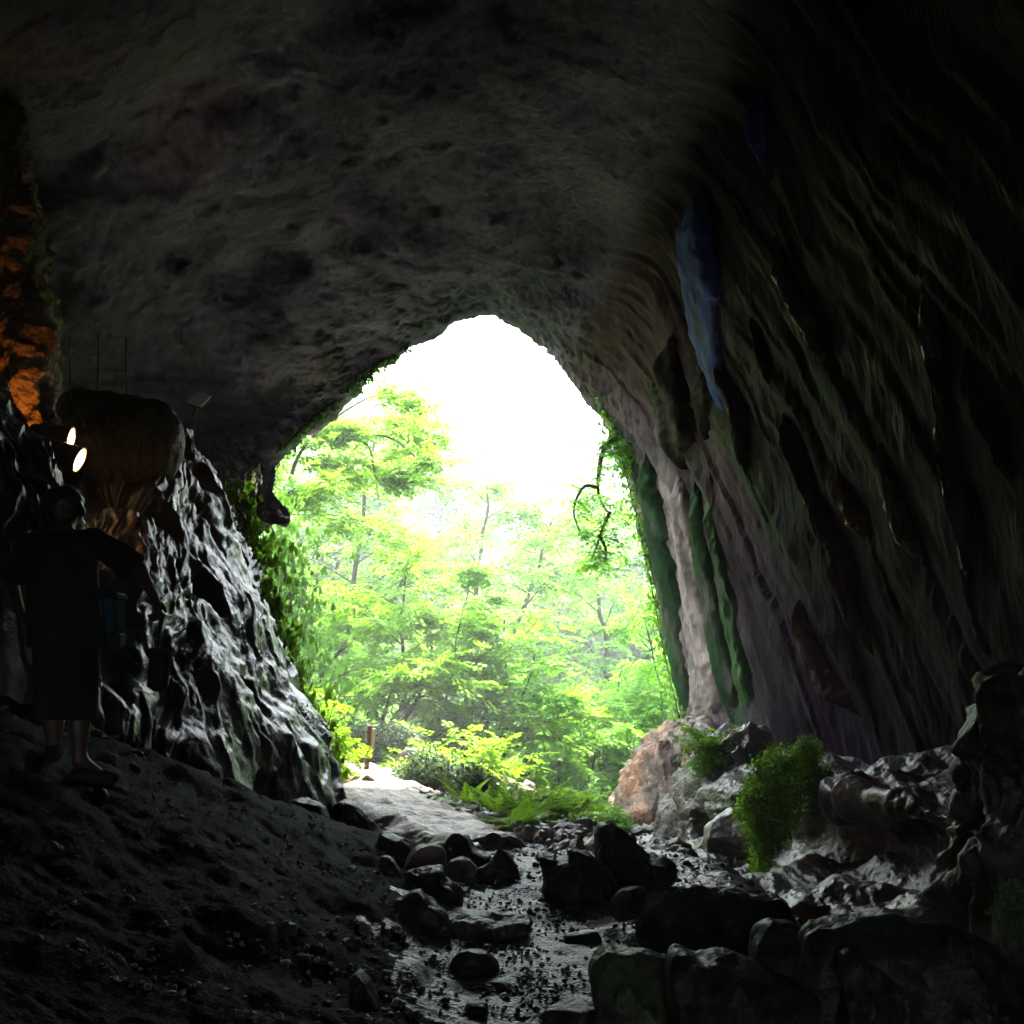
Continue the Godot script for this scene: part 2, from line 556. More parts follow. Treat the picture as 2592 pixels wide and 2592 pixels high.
			c[k] = col.clamp(Color(0.004, 0.004, 0.004), Color(0.65, 0.65, 0.65))
	var n2 := grid_normals(q, nu, nv, false)
	var cut := int(4.3 * per)
	var rim_row := 0
	for j in nv:
		if vv[j] <= 8.0:
			rim_row = j
	var wall_r := obj("cave_wall", grid_mesh(q, n2, c, nu, 0, cut, 0, rim_row, false), mats.flowstone)
	tag(wall_r, "tall right cave wall of hanging flowstone curtains with green and black streaks and a painted blue sheen", "cave wall", "", "structure")
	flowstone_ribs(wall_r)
	var ceiling := obj("cave_ceiling", grid_mesh(q, n2, c, nu, cut, nu - 1, 0, rim_row, false), mats.vault_rock)
	tag(ceiling, "broad dark limestone vault curving over the cave mouth and down its left side", "cave ceiling", "", "structure")
	var outer := obj("cliff", grid_mesh(q, n2, c, nu, 0, nu - 1, rim_row, nv - 1, false), mats.pale_rock)
	tag(outer, "grey cliff outside around the mouth of the cave", "cliff", "", "structure")


# ---------------------------------------------------------------- the ground

func ground_height(x: float, z: float) -> float:
	var d := -z
	var mid := 0.0
	if d < 9.0:
		mid = 0.0
	elif d < 13.0:
		mid = -0.38 * step01(9.0, 13.0, d)
	elif d < 21.0:
		mid = -0.38 - 0.12 * step01(13.0, 21.0, d)
	elif d < 34.0:
		mid = -0.5 - 1.3 * step01(21.0, 30.0, d)
	else:
		mid = -1.8 + minf(maxf(0.0, d - 36.0) * 0.19, 6.5)
	var slope := lerpf(0.3, 0.44, step01(4.0, 7.0, d)) * maxf(0.0, -x - 0.25) * (1.0 - 0.85 * step01(7.6, 11.6, d))
	slope = minf(slope, 1.9)
	mid += slope
	# the bank on the left outside, the streambed on the right
	var out := step01(15.0, 21.0, d)
	mid += out * 0.55 * maxf(0.0, -x - 3.2)
	mid -= 0.55 * step01(1.5, 2.6, x) * step01(5.0, 8.0, d) * (1.0 - step01(13.0, 18.0, d))
	mid -= step01(13.0, 18.0, d) * (1.0 - step01(30.0, 40.0, d)) * 0.75 * step01(-0.6, 1.6, x)
	mid += 0.25 * maxf(0.0, x - 4.0) * (1.0 - step01(16.0, 22.0, d))
	mid += step01(24.0, 34.0, d) * maxf(0.0, x - 4.0) * 0.5
	var far := step01(32.0, 70.0, d)
	mid += far * (minf(0.13 * absf(x - 5.0), 9.0) + 0.004 * d * n3(soft, Vector3(x * 0.02, d * 0.02, 0)) * 4.0)
	return mid

func ground_at(x: float, z: float) -> Vector3:
	return Vector3(x, ground_height(x, z), z)

func on_ground(px: float, py: float) -> Vector3:
	# where the sight line of a spot in the picture meets the ground
	var d := 3.0
	while d < 120.0:
		var p := at(px, py, d)
		if p.y <= ground_height(p.x, p.z):
			return ground_at(p.x, p.z)
		d += 0.04 if d < 30.0 else 0.5
	return at(px, py, 120.0)

func build_terrain():
	var xs := PackedFloat32Array()
	var x := 0.0
	while x < 260.0:
		xs.append(x)
		x += 0.045 if x < 6.0 else 0.045 + (x - 6.0) * 0.06
	var cols := PackedFloat32Array()
	for k in range(xs.size() - 1, 0, -1):
		cols.append(-xs[k] - 0.6)
	for k in xs.size():
		cols.append(xs[k] - 0.6)
	var zs := PackedFloat32Array()
	var z := -16.0
	while z < -3.0:
		zs.append(-z)
		z += 1.0
	z = 3.0
	while z < 320.0:
		zs.append(-z)
		z += 0.0065 * z if z < 26.0 else 0.17 + (z - 26.0) * 0.04
	var nu := cols.size()
	var nv := zs.size()
	var p := PackedVector3Array()
	var c := PackedColorArray()
	p.resize(nu * nv)
	c.resize(nu * nv)
	var row_mouth := 0
	for j in nv:
		var zz := zs[j]
		var d := -zz
		if d < 14.6:
			row_mouth = j
		var inside := 1.0 - step01(12.5, 15.0, d)
		for i in nu:
			var xx := cols[i]
			var h := ground_height(xx, zz)
			var b := Vector3(xx, 0, zz)
			if absf(xx) < 30.0 and d < 60.0:
				var rough := 0.075 * n3(fbm, b * 0.9) + 0.035 * n3(fbm, b * 3.2) + 0.016 * n3(fbm, b * 11.0)
				# stones and lumps trodden into the slope
				rough += 0.06 * maxf(0.0, n3(soft, b * 2.3) - 0.25) * step01(0.2, -1.0, xx) * inside
				h += rough * lerpf(1.6, 1.0, inside)
			var tone := 0.8 + 0.5 * n3(fbm, b * 1.1) + 0.25 * n3(fbm, b * 6.0)
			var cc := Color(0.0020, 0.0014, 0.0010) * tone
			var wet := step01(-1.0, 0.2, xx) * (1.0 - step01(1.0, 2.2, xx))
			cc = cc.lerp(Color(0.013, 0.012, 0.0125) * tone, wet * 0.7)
			var soil := Color(0.12, 0.11, 0.06).lerp(Color(0.10, 0.15, 0.035), step01(-0.2, 0.4, n3(fbm, b * 0.5))) * tone
			var stone := Color(0.26, 0.235, 0.205) * tone
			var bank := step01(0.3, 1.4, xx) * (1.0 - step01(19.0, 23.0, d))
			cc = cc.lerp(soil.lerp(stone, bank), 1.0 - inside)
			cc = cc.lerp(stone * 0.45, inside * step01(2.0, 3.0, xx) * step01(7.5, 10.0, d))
			cc.a = 1.0
			p[j * nu + i] = Vector3(xx, h, zz)
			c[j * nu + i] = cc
	var n := grid_normals(p, nu, nv, true)
	var i0 := 0
	var i1 := nu - 1
	for i in nu:
		if cols[i] < -12.0:
			i0 = i
		if cols[i] < 9.0:
			i1 = i
	# the trodden slope, the wet channel and the rocky right side interlock in an uneven seam
	var zone := PackedByteArray()
	zone.resize(nu * nv)
	for j in nv:
		for i in nu:
			var b := p[j * nu + i]
			var wob := 0.55 * n3(fbm, b * 0.7) + 0.35 * n3(fbm, b * 3.0)
			var centre := 0.35 - 0.05 * (-b.z - 5.0)
			var off := b.x - centre + wob
			zone[j * nu + i] = 0 if off < -0.75 else (1 if off < 1.15 else 2)
	for k in 3:
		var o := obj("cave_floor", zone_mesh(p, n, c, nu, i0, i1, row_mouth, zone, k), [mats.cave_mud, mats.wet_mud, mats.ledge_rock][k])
		tag(o, ["dark trodden mud slope of the cave floor rising to the left", "shining wet gravel channel along the middle of the cave floor", "wet rocky floor of the cave along the foot of the right wall"][k], "cave floor", "", "structure")
	var land := obj("ground", grid_mesh(p, n, c, nu, 0, nu - 1, row_mouth, nv - 1, true), mats.forest_soil)
	tag(land, "forest ground outside the cave rising into a wooded hillside", "ground", "", "structure")
	build_path()

func zone_mesh(p: PackedVector3Array, n: PackedVector3Array, c: PackedColorArray, nu: int, i0: int, i1: int, j1: int, zone: PackedByteArray, want: int) -> ArrayMesh:
	var v := PackedVector3Array()
	var m := PackedVector3Array()
	var k := PackedColorArray()
	var idx := PackedInt32Array()
	var at_ := {}
	for j in j1:
		for i in range(i0, i1):
			var a := j * nu + i
			if zone[a] != want:
				continue
			for q in [a, a + nu, a + 1, a + 1, a + nu, a + nu + 1]:
				if not at_.has(q):
					at_[q] = v.size()
					v.append(p[q])
					m.append(n[q])
					k.append(c[q])
				idx.append(at_[q])
	return raw_mesh(v, m, k, idx)

func build_path():
	# the sandy track that leaves the cave on the left and bends behind the post
	var line := [Vector3(-0.3, 0, -12.2), Vector3(-0.9, 0, -13.8), Vector3(-1.6, 0, -15.4), Vector3(-2.15, 0, -17.2), Vector3(-2.5, 0, -19.2), Vector3(-3.3, 0, -20.8), Vector3(-5.2, 0, -22.0)]
	var width := [0.55, 0.75, 0.9, 0.95, 0.85, 0.6, 0.45]
	var curve := Curve3D.new()
	for k in line.size():
		curve.add_point(line[k])
	var nu := 56
	var nv := 170
	var p := PackedVector3Array()
	var c := PackedColorArray()
	for j in nv:
		var t := float(j) / (nv - 1) * (line.size() - 1)
		var s := mini(int(t), line.size() - 2)
		var f := t - s
		var a: Vector3 = line[maxi(s - 1, 0)]
		var e: Vector3 = line[mini(s + 2, line.size() - 1)]
		var l0: Vector3 = line[s]
		var mid := l0.cubic_interpolate(line[s + 1], a, e, f)
		var fw: Vector3 = (line[s + 1] - line[s]).normalized()
		var across := Vector3(-fw.z, 0, fw.x)
		var w: float = lerpf(width[s], width[s + 1], f)
		for i in nu:
			var k := float(i) / (nu - 1) * 2.0 - 1.0
			var wob := 0.32 * n3(fbm, mid * 1.5 + Vector3(0, signf(k) * 9.0, 0))
			var b := mid + across * k * (w + wob)
			var h := ground_height(b.x, b.z) + 0.13 * (1.0 - pow(absf(k), 4.0)) - 0.05 * pow(absf(k), 4.0) + 0.09 * n3(fbm, b * 0.8) + 0.05 * maxf(0.0, n3(ridge, b * 1.1)) + 0.03 * n3(fbm, b * 4.0)
			p.append(Vector3(b.x, h, b.z))
			var tone := 0.85 + 0.35 * n3(fbm, b * 0.9) + 0.15 * n3(fbm, b * 7.0)
			var cc := Color(0.33, 0.235, 0.175) * tone
			cc = cc.lerp(Color(0.24, 0.165, 0.13) * tone, step01(0.0, 0.4, n3(fbm, b * 0.6 + Vector3(30, 0, 0))))
			cc.a = 1.0
			c.append(cc)
	var n := grid_normals(p, nu, nv, true)
	for k in n.size():
		if n[k].y < 0.0:
			n[k] = -n[k]
	var o := obj("path", grid_mesh(p, n, c, nu, 0, nu - 1, 0, nv - 1, true), mats.path_sand)
	tag(o, "pale sandy footpath leaving the cave and bending left past a post", "path", "", "structure")


# ---------------------------------------------------------------- rock faces

func rock_sheet(called: String, ctrl: Array, per_u: int, per_v: int, mat: Material, kind: String, base: Color, label: String, category: String) -> MeshInstance3D:
	var rows := []
	for r in ctrl:
		var line := []
		for k in r:
			line.append(at(k[0], k[1], k[2]))
		rows.append(line)
	var steps := []
	for k in rows.size():
		steps.append(per_v)
	var g := spline_grid(rows, per_u, steps)
	var p: PackedVector3Array = g.p
	var nu: int = g.nu
	var nv: int = g.nv
	var n := grid_normals(p, nu, nv, false)
	var q := PackedVector3Array()
	var c := PackedColorArray()
	q.resize(p.size())
	c.resize(p.size())
	for j in nv:
		for i in nu:
			var k := j * nu + i
			var b := p[k]
			var u := float(i) / per_u * 0.75
			var v := float(j) / per_v
			u += 0.16 * n3(soft, b * 0.9) + 0.05 * n3(soft, b * 2.6)
			var d := 0.0
			var col := base
			var tone := 0.75 + 0.45 * n3(fbm, b * 1.3)
			if kind == "flow":
				# water-worn ribs running down the face, broken into knobs
				var r1 := n3(ridge, Vector3(u * 0.7, v * 0.13, 2.0))
				var r2 := n3(ridge, Vector3(u * 1.9, v * 0.3, 6.0))
				var r3 := n3(ridge, Vector3(u * 4.6, v * 0.8, 8.0))
				d = 0.18 * r1 + 0.08 * r2 + 0.028 * r3 + 0.14 * n3(fbm, b * 0.6) + 0.025 * n3(fbm, b * 2.6) + 0.008 * n3(fbm, b * 9.0) + 0.003 * n3(fbm, b * 22.0)
				var hollow := maxf(0.0, n3(soft, b * 1.0 + Vector3(7, 2, 0)) - 0.35)
				d -= 0.5 * hollow
				col = base.lerp(Color(0.03, 0.05, 0.02), 0.6 * step01(0.1, 0.5, n3(fbm, b * 0.7 + Vector3(0, 0, 40))))
			elif kind == "slab":
				var r2 := n3(ridge, Vector3(u * 0.9, v * 0.8, 6.0))
				d = 0.26 * n3(soft, b * 0.7) - 0.06 * r2 + 0.10 * n3(soft, b * 1.6) + 0.035 * n3(fbm, b * 2.6) + 0.025 * n3(ridge, b * 2.2) + 0.010 * n3(fbm, b * 11.0) - 0.5 * maxf(0.0, n3(soft, b * 0.9 + Vector3(3, 9, 0)) - 0.3)
				col = base.lerp(Color(0.14, 0.125, 0.118), step01(0.0, 0.35, n3(fbm, b * 0.6 + Vector3(0, 20, 0)))).lerp(Color(0.03, 0.026, 0.023), step01(0.05, 0.3, n3(fbm, b * 0.7)))
			else:
				# lumpy dripstone
				var r2 := n3(ridge, Vector3(u * 1.5, v * 0.5, 6.0))
				d = 0.12 * r2 + 0.14 * n3(fbm, b * 1.1) + 0.07 * n3(fbm, b * 3.4) + 0.02 * n3(fbm, b * 11.0) - 0.4 * maxf(0.0, n3(soft, b * 1.7) - 0.4)
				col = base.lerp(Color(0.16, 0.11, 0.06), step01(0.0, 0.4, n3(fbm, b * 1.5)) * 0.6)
			q[k] = b + n[k] * d
			col = col * tone
			col.a = 1.0
			c[k] = col.clamp(Color(0.01, 0.01, 0.01), Color(0.6, 0.6, 0.6))
	var n2 := grid_normals(q, nu, nv, false)
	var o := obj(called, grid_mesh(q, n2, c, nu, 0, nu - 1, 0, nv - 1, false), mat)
	tag(o, label, category, "", "structure")
	return o

func build_rock_faces():
	rock_sheet("rock_face", [
		[[98, 478, 11.6], [116, 450, 12.0], [140, 432, 13.0], [174, 432, 14.3], [194, 452, 15.6], [209, 490, 17.3]],
		[[94, 535, 10.6], [118, 492, 11.2], [152, 462, 12.6], [182, 456, 14.0], [205, 474, 15.2], [222, 520, 17.0]],
		[[70, 610, 9.8], [112, 550, 10.2], [160, 510, 11.6], [200, 505, 13.0], [236, 538, 14.6], [246, 575, 17.0]],
		[[35, 680, 9.0], [105, 620, 9.3], [160, 590, 10.6], [212, 585, 12.2], [258, 612, 13.9], [266, 650, 16.5]],
		[[30, 740, 8.6], [105, 690, 8.9], [165, 660, 10.0], [226, 655, 11.5], [284, 692, 13.2], [293, 725, 16.0]],
		[[25, 800, 8.3], [105, 760, 8.5], [172, 745, 9.4], [242, 745, 10.8], [306, 748, 12.5], [315, 775, 15.5]],
		[[20, 890, 8.0], [105, 870, 8.2], [178, 855, 9.0], [252, 850, 10.3], [334, 826, 11.9], [346, 845, 15.0]]],
		64, 62, mats.wet_rock, "flow", Color(0.034, 0.034, 0.042), "large wet ribbed rock face glinting beside the person, running down to the path", "rock face")
	rock_sheet("rock_buttress", [
		[[-160, 330, 10.5], [-90, 350, 10.5], [-40, 372, 10.6], [-5, 385, 10.8], [-40, 392, 11.2]],
		[[-160, 360, 9.2], [-90, 372, 9.2], [-40, 390, 9.3], [2, 405, 9.7], [-25, 410, 10.6]],
		[[-160, 450, 8.4], [-90, 445, 8.4], [-20, 440, 8.7], [26, 450, 9.4], [-8, 455, 10.4]],
		[[-160, 560, 7.9], [-90, 550, 7.9], [-10, 540, 8.2], [62, 520, 9.1], [28, 525, 10.2]],
		[[-160, 700, 7.6], [-90, 690, 7.6], [0, 680, 7.9], [84, 650, 8.8], [52, 655, 10.0]],
		[[-160, 870, 7.4], [-90, 860, 7.4], [0, 850, 7.7], [96, 820, 8.6], [64, 830, 9.8]]],
		56, 50, mats.wet_rock, "flow", Color(0.022, 0.02, 0.02), "wet ribbed rock buttress at the left edge, behind the person's shoulder", "rock face")
	rock_sheet("dripstone_wall", [
		[[-120, 20, 15.0], [-70, 20, 15.0], [-20, 20, 15.0], [10, 20, 15.2], [0, 20, 18.0]],  # top rows and the unseen back fold added to stop lamp spill
		[[-120, 110, 13.2], [-70, 110, 13.0], [-20, 110, 13.0], [16, 110, 13.4], [4, 110, 18.0]],
		[[-120, 190, 12.6], [-70, 190, 12.4], [-20, 190, 12.4], [26, 190, 12.8], [14, 190, 18.0]],
		[[-120, 270, 12.4], [-70, 275, 12.2], [-20, 278, 12.1], [42, 280, 12.5], [28, 280, 18.0]],
		[[-120, 360, 12.3], [-70, 360, 12.0], [-10, 360, 11.9], [48, 355, 12.4], [34, 355, 18.0]],
		[[-120, 440, 12.1], [-60, 440, 11.8], [0, 440, 11.7], [58, 425, 12.2], [44, 425, 18.0]],
		[[-110, 520, 11.9], [-50, 520, 11.6], [20, 515, 11.4], [86, 490, 11.8], [70, 490, 18.0]],
		[[-90, 600, 11.6], [-30, 600, 11.4], [50, 595, 11.0], [120, 560, 11.2], [104, 560, 17.0]]],
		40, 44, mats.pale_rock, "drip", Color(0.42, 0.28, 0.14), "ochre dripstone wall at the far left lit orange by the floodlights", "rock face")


# ---------------------------------------------------------------- boulders

func outline_rock(called: String, pts: Array, d: float, thick: float, mat: Material, base: Color, rough: float, label: String, category := "boulder", fine := 1, moss := 0.0, group := "", flute := 0.0, stain := Color(0, 0, 0, 0)) -> MeshInstance3D:
	# a rock of real depth whose section at distance d follows the given outline
	var raw: Array[Vector2] = []
	for k in pts:
		var w := at(k[0], k[1], d)
		raw.append(Vector2(w.x, w.y))
	var area := 0.0
	var low := 1e9
	var high := -1e9
	var cx := 0.0
	for k in raw.size():
		area += raw[k].cross(raw[(k + 1) % raw.size()])
		low = minf(low, raw[k].y)
		high = maxf(high, raw[k].y)
		cx += raw[k].x / raw.size()
	if area < 0.0:
		raw.reverse()
	var tall := high - low
	var anchor := Vector2(cx, low + tall * 0.3)
	var nu := (64 if fine == 1 else 150) + 1
	var nv := 26 if fine == 1 else 70
	# even walk round the outline
	var around: Array[Vector2] = []
	var long := 0.0
	var lens := [0.0]
	for k in raw.size():
		long += raw[k].distance_to(raw[(k + 1) % raw.size()])
		lens.append(long)
	var seg := 0
	for i in nu - 1:
		var s := long * i / (nu - 1)
		while seg < raw.size() - 1 and lens[seg + 1] < s:
			seg += 1
		var t: float = (s - lens[seg]) / maxf(lens[seg + 1] - lens[seg], 1e-5)
		var m := raw.size()
		var lin := raw[seg].lerp(raw[(seg + 1) % m], t)
		var cub := raw[seg].cubic_interpolate(raw[(seg + 1) % m], raw[(seg + m - 1) % m], raw[(seg + 2) % m], t)
		around.append(lin.lerp(cub, 0.6))
	around.append(around[0])
	var p := PackedVector3Array()
	var shift := rnd(-0.25, 0.25)
	var seedv := Vector3(rnd(-50, 50), rnd(-50, 50), rnd(-50, 50))
	for j in nv:
		var t := float(j) / (nv - 1) * 2.0 - 1.0
		t = sin(t * PI * 0.5)
		var s := pow(maxf(0.0, 1.0 - pow(absf(t), 2.4)), 0.5)
		for i in nu:
			var o := around[i] - anchor
			# the crown leans back or forward so that slices are not copies of one another
			var lean := shift * thick * clampf(o.y / tall, -0.3, 1.0)
			p.append(Vector3(anchor.x + o.x * s, anchor.y + o.y * s, -d - t * thick + lean))
	var n := PackedVector3Array()
	n.resize(p.size())
	wrap_normals(p, n, nu, nv)
	var size := minf(tall, 2.0 * thick) * rough
	# broken faces: shave the block with planes that do not cut far into its outline
	var mid := Vector3(anchor.x, low + tall * 0.5, -d)
	var half := Vector3(long * 0.16, tall * 0.5, thick)
	var planes := []
	for k in 24:
		var face := Vector3(rnd(-0.8, 0.8), rnd(-0.3, 0.9), 1.0 if k % 4 else -1.0).normalized()
		planes.append([face, (face * half).length() * rnd(0.5, 0.82)])
	for k in p.size():
		if flute > 0.0:
			break
		for pl in planes:
			var over: float = pl[0].dot(p[k] - mid) - pl[1]
			if over > 0.0:
				p[k] -= pl[0] * over * 0.96
	wrap_normals(p, n, nu, nv)
	var f := 1.0 / maxf(0.35, minf(tall, 1.6))
	for k in p.size():
		var b := p[k] + seedv
		var dd := 0.11 * n3(fbm, b * 0.9 * f) + 0.13 * n3(ridge, b * 0.9 * f) + 0.07 * n3(cell, b * 1.4 * f) + 0.05 * n3(fbm, b * 4.0 * f)
		if fine > 1:
			dd += 0.02 * n3(fbm, b * 9.0 * f)
		if flute > 0.0:
			dd += flute * (n3(ridge, Vector3(b.x * 1.6 + b.y * 0.5, b.y * 0.25, b.z * 1.2)) * 0.35 + n3(ridge, Vector3(b.x * 4.0 + b.y * 1.1, b.y * 0.6, b.z * 3.0)) * 0.12)
		p[k] += n[k] * dd * size
	wrap_normals(p, n, nu, nv)
	var c := PackedColorArray()
	for k in p.size():
		var b := p[k]
		var col := base * (0.75 + 0.5 * n3(fbm, b * 1.7) + 0.2 * n3(fbm, b * 7.0))
		if moss > 0.0:
			col = col.lerp(Color(0.03, 0.06, 0.012), moss * step01(0.1, 0.6, n[k].y + 0.6 * n3(fbm, b * 2.0)))
		if stain.a > 0.0:
			col = col.lerp(Color(stain.r, stain.g, stain.b), stain.a * step01(0.0, 0.35, n3(fbm, b * 0.9 + Vector3(4, 0, 2))))
		col.a = 1.0
		c.append(col.clamp(Color(0.004, 0.004, 0.004), Color(0.6, 0.6, 0.6)))
	var foot := Vector3(anchor.x, low, -d)
	for k in p.size():
		p[k] -= foot
	var o := obj(called, grid_mesh(p, n, c, nu, 0, nu - 1, 0, nv - 1, false), mat)
	o.position = foot
	tag(o, label, category, group)
	return o

func wrap_normals(p: PackedVector3Array, n: PackedVector3Array, nu: int, nv: int):
	for j in nv:
		var ja := maxi(j - 1, 0) * nu
		var jb := mini(j + 1, nv - 1) * nu
		for i in nu:
			var ia := i - 1 if i > 0 else nu - 2
			var ib := i + 1 if i < nu - 1 else 1
			var du := p[j * nu + ib] - p[j * nu + ia]
			var dv := p[jb + i] - p[ja + i]
			var k := dv.cross(du)
			if k.length_squared() < 1e-12:
				k = Vector3(0, 0, 1) if j < nv / 2 else Vector3(0, 0, -1)
			n[j * nu + i] = k.normalized()

func boulder(pts: Array, thick: float, base: Color, rough: float, label: String, fine := 1, moss := 0.0, back := 0.6):
	# stands where its foot meets the ground
	var low := -1.0
	var cx := 0.0
	for k in pts:
		low = maxf(low, k[1])
		cx += float(k[0]) / pts.size()
	var foot := on_ground(cx, minf(low, 1150.0))
	var sunk := []
	for k in pts:
		sunk.append([k[0], k[1] + (14.0 if k[1] > low - 9.0 else 0.0)])
	outline_rock("boulder", sunk, -foot.z + thick * back, thick, mats.damp_boulder, base, rough, label, "boulder", fine, moss, "boulders on the cave floor")

func build_boulders():
	var dark := Color(0.010, 0.0088, 0.008)
	var mid := Color(0.05, 0.045, 0.04)
	boulder([[596, 856], [599, 826], [608, 820], [616, 823], [634, 841], [647, 854], [663, 857], [671, 867], [670, 878], [658, 885], [634, 893], [611, 896], [594, 885]], 0.5, dark, 0.5, "tall dark boulder with a slanting ridge, in front of the bright streambed", 2)
	boulder([[537, 859], [540, 854], [555, 855], [558, 858], [568, 857], [568, 849], [576, 849], [585, 854], [591, 856], [607, 865], [617, 882], [611, 903], [593, 905], [568, 901], [545, 896], [542, 875]], 0.45, dark, 0.45, "jagged black boulder left of the tall slanting one, notched on top", 2)
	boulder([[477, 867], [491, 860], [498, 852], [506, 853], [513, 859], [519, 869], [519, 882], [503, 887], [477, 886]], 0.3, dark, 0.6, "humped black boulder in the middle of the row across the cave mouth")
	boulder([[441, 851], [452, 834], [460, 832], [468, 836], [475, 849], [491, 856], [486, 869], [478, 872], [447, 872]], 0.32, dark, 0.5, "peaked dark boulder standing against the white wet patch of the path")
	boulder([[403, 865], [411, 851], [421, 846], [434, 846], [444, 852], [445, 869], [428, 875], [405, 875]], 0.3, Color(0.10, 0.06, 0.045), 0.5, "rounded reddish brown boulder at the foot of the path")
	boulder([[445, 870], [452, 862], [460, 859], [470, 862], [478, 870], [470, 878], [447, 882]], 0.2, mid, 0.6, "small grey stone with a pale top between the peaked and the humped boulder")
	boulder([[365, 851], [380, 833], [395, 836], [411, 844], [410, 851], [367, 854]], 0.3, dark, 0.5, "long low dark rock along the near edge of the path")
	boulder([[380, 860], [388, 856], [398, 864], [406, 874], [382, 875]], 0.18, dark, 0.6, "small pointed dark stone left of the reddish boulder")
	boulder([[395, 901], [405, 895], [418, 889], [432, 900], [447, 911], [457, 924], [421, 928], [398, 919]], 0.3, dark, 0.6, "wedge of dark rock with a glinting ridge on the slope above the gravel channel")
	boulder([[403, 875], [421, 870], [439, 870], [444, 882], [460, 892], [460, 905], [444, 906], [418, 898]], 0.3, dark, 0.7, "broken dark rock at the top of the gravel channel, above the glinting wedge")
	boulder([[450, 967], [460, 952], [473, 951], [486, 953], [496, 962], [501, 970], [493, 978], [470, 977]], 0.2, dark, 0.5, "round black stone lying alone in the middle of the gravel channel", 2)
	boulder([[437, 928], [462, 919], [500, 917], [529, 921], [529, 934], [513, 944], [500, 946], [480, 939], [447, 936]], 0.4, Color(0.03, 0.028, 0.027), 0.8, "flat wet layered rock flush with the channel floor", 2)
	boulder([[563, 936], [576, 932], [598, 932], [603, 939], [589, 947], [573, 947]], 0.2, dark, 0.6, "low black stone right of the channel, below the big black boulder")
	boulder([[350, 980], [358, 972], [370, 980], [378, 996], [382, 1011], [352, 1011]], 0.2, dark, 0.6, "upright black stone at the bottom of the slope, left of the channel")
	boulder([[545, 1010], [567, 1004], [589, 1004], [601, 1009], [593, 1029], [552, 1029]], 0.25, dark, 0.6, "low dark stone at the bottom edge, in front of the glossy block")
	boulder([[464, 1008], [470, 1003], [486, 1006], [490, 1022], [467, 1022]], 0.15, dark, 0.6, "small dark stone at the bottom of the channel")
	boulder([[634, 922], [640, 900], [651, 887], [674, 881], [704, 882], [721, 885], [737, 892], [757, 892], [778, 895], [790, 909], [800, 926], [807, 952], [771, 970], [728, 970], [685, 965], [642, 950]], 0.5, dark, 0.55, "very large black boulder right of the channel with a long rounded back", 2)
	boulder([[592, 968], [595, 956], [605, 945], [622, 949], [647, 952], [665, 957], [672, 960], [674, 991], [672, 1033], [594, 1033], [594, 998]], 0.42, Color(0.02, 0.019, 0.017), 0.4, "square block with a glossy wet greenish top at the lower middle", 2, 0.35)
	boulder([[670, 1033], [671, 966], [675, 953], [684, 953], [700, 957], [713, 953], [725, 956], [743, 965], [786, 982], [814, 998], [821, 1060], [670, 1060]], 0.5, dark, 0.5, "long dark slab right of the glossy block, its sharp corner catching light", 2)
	boulder([[611, 903], [622, 889], [637, 887], [647, 893], [640, 906], [628, 916], [614, 912]], 0.25, mid, 0.6, "small glinting stone tucked against the left end of the very large boulder")
	boulder([[751, 951], [760, 931], [770, 922], [784, 924], [796, 927], [811, 936], [826, 958], [830, 1010], [796, 1026], [751, 1026]], 0.4, dark, 0.45, "rounded dark boulder with a pale crown between the two largest boulders", 2)
	boulder([[801, 946], [814, 925], [845, 916], [860, 911], [877, 905], [890, 908], [902, 914], [933, 917], [951, 927], [975, 943], [1001, 968], [1021, 995], [1025, 1034], [1000, 1060], [796, 1060]], 0.7, dark, 0.5, "massive black boulder at the lower right, its back edged with light", 2)
	boulder([[836, 968], [845, 949], [854, 948], [866, 958], [887, 974], [902, 989], [902, 1060], [836, 1060]], 0.4, dark, 0.5, "dark rock speckled with glints in front of the massive lower right boulder", 2)


# ---------------------------------------------------------------- the rocks along the right wall

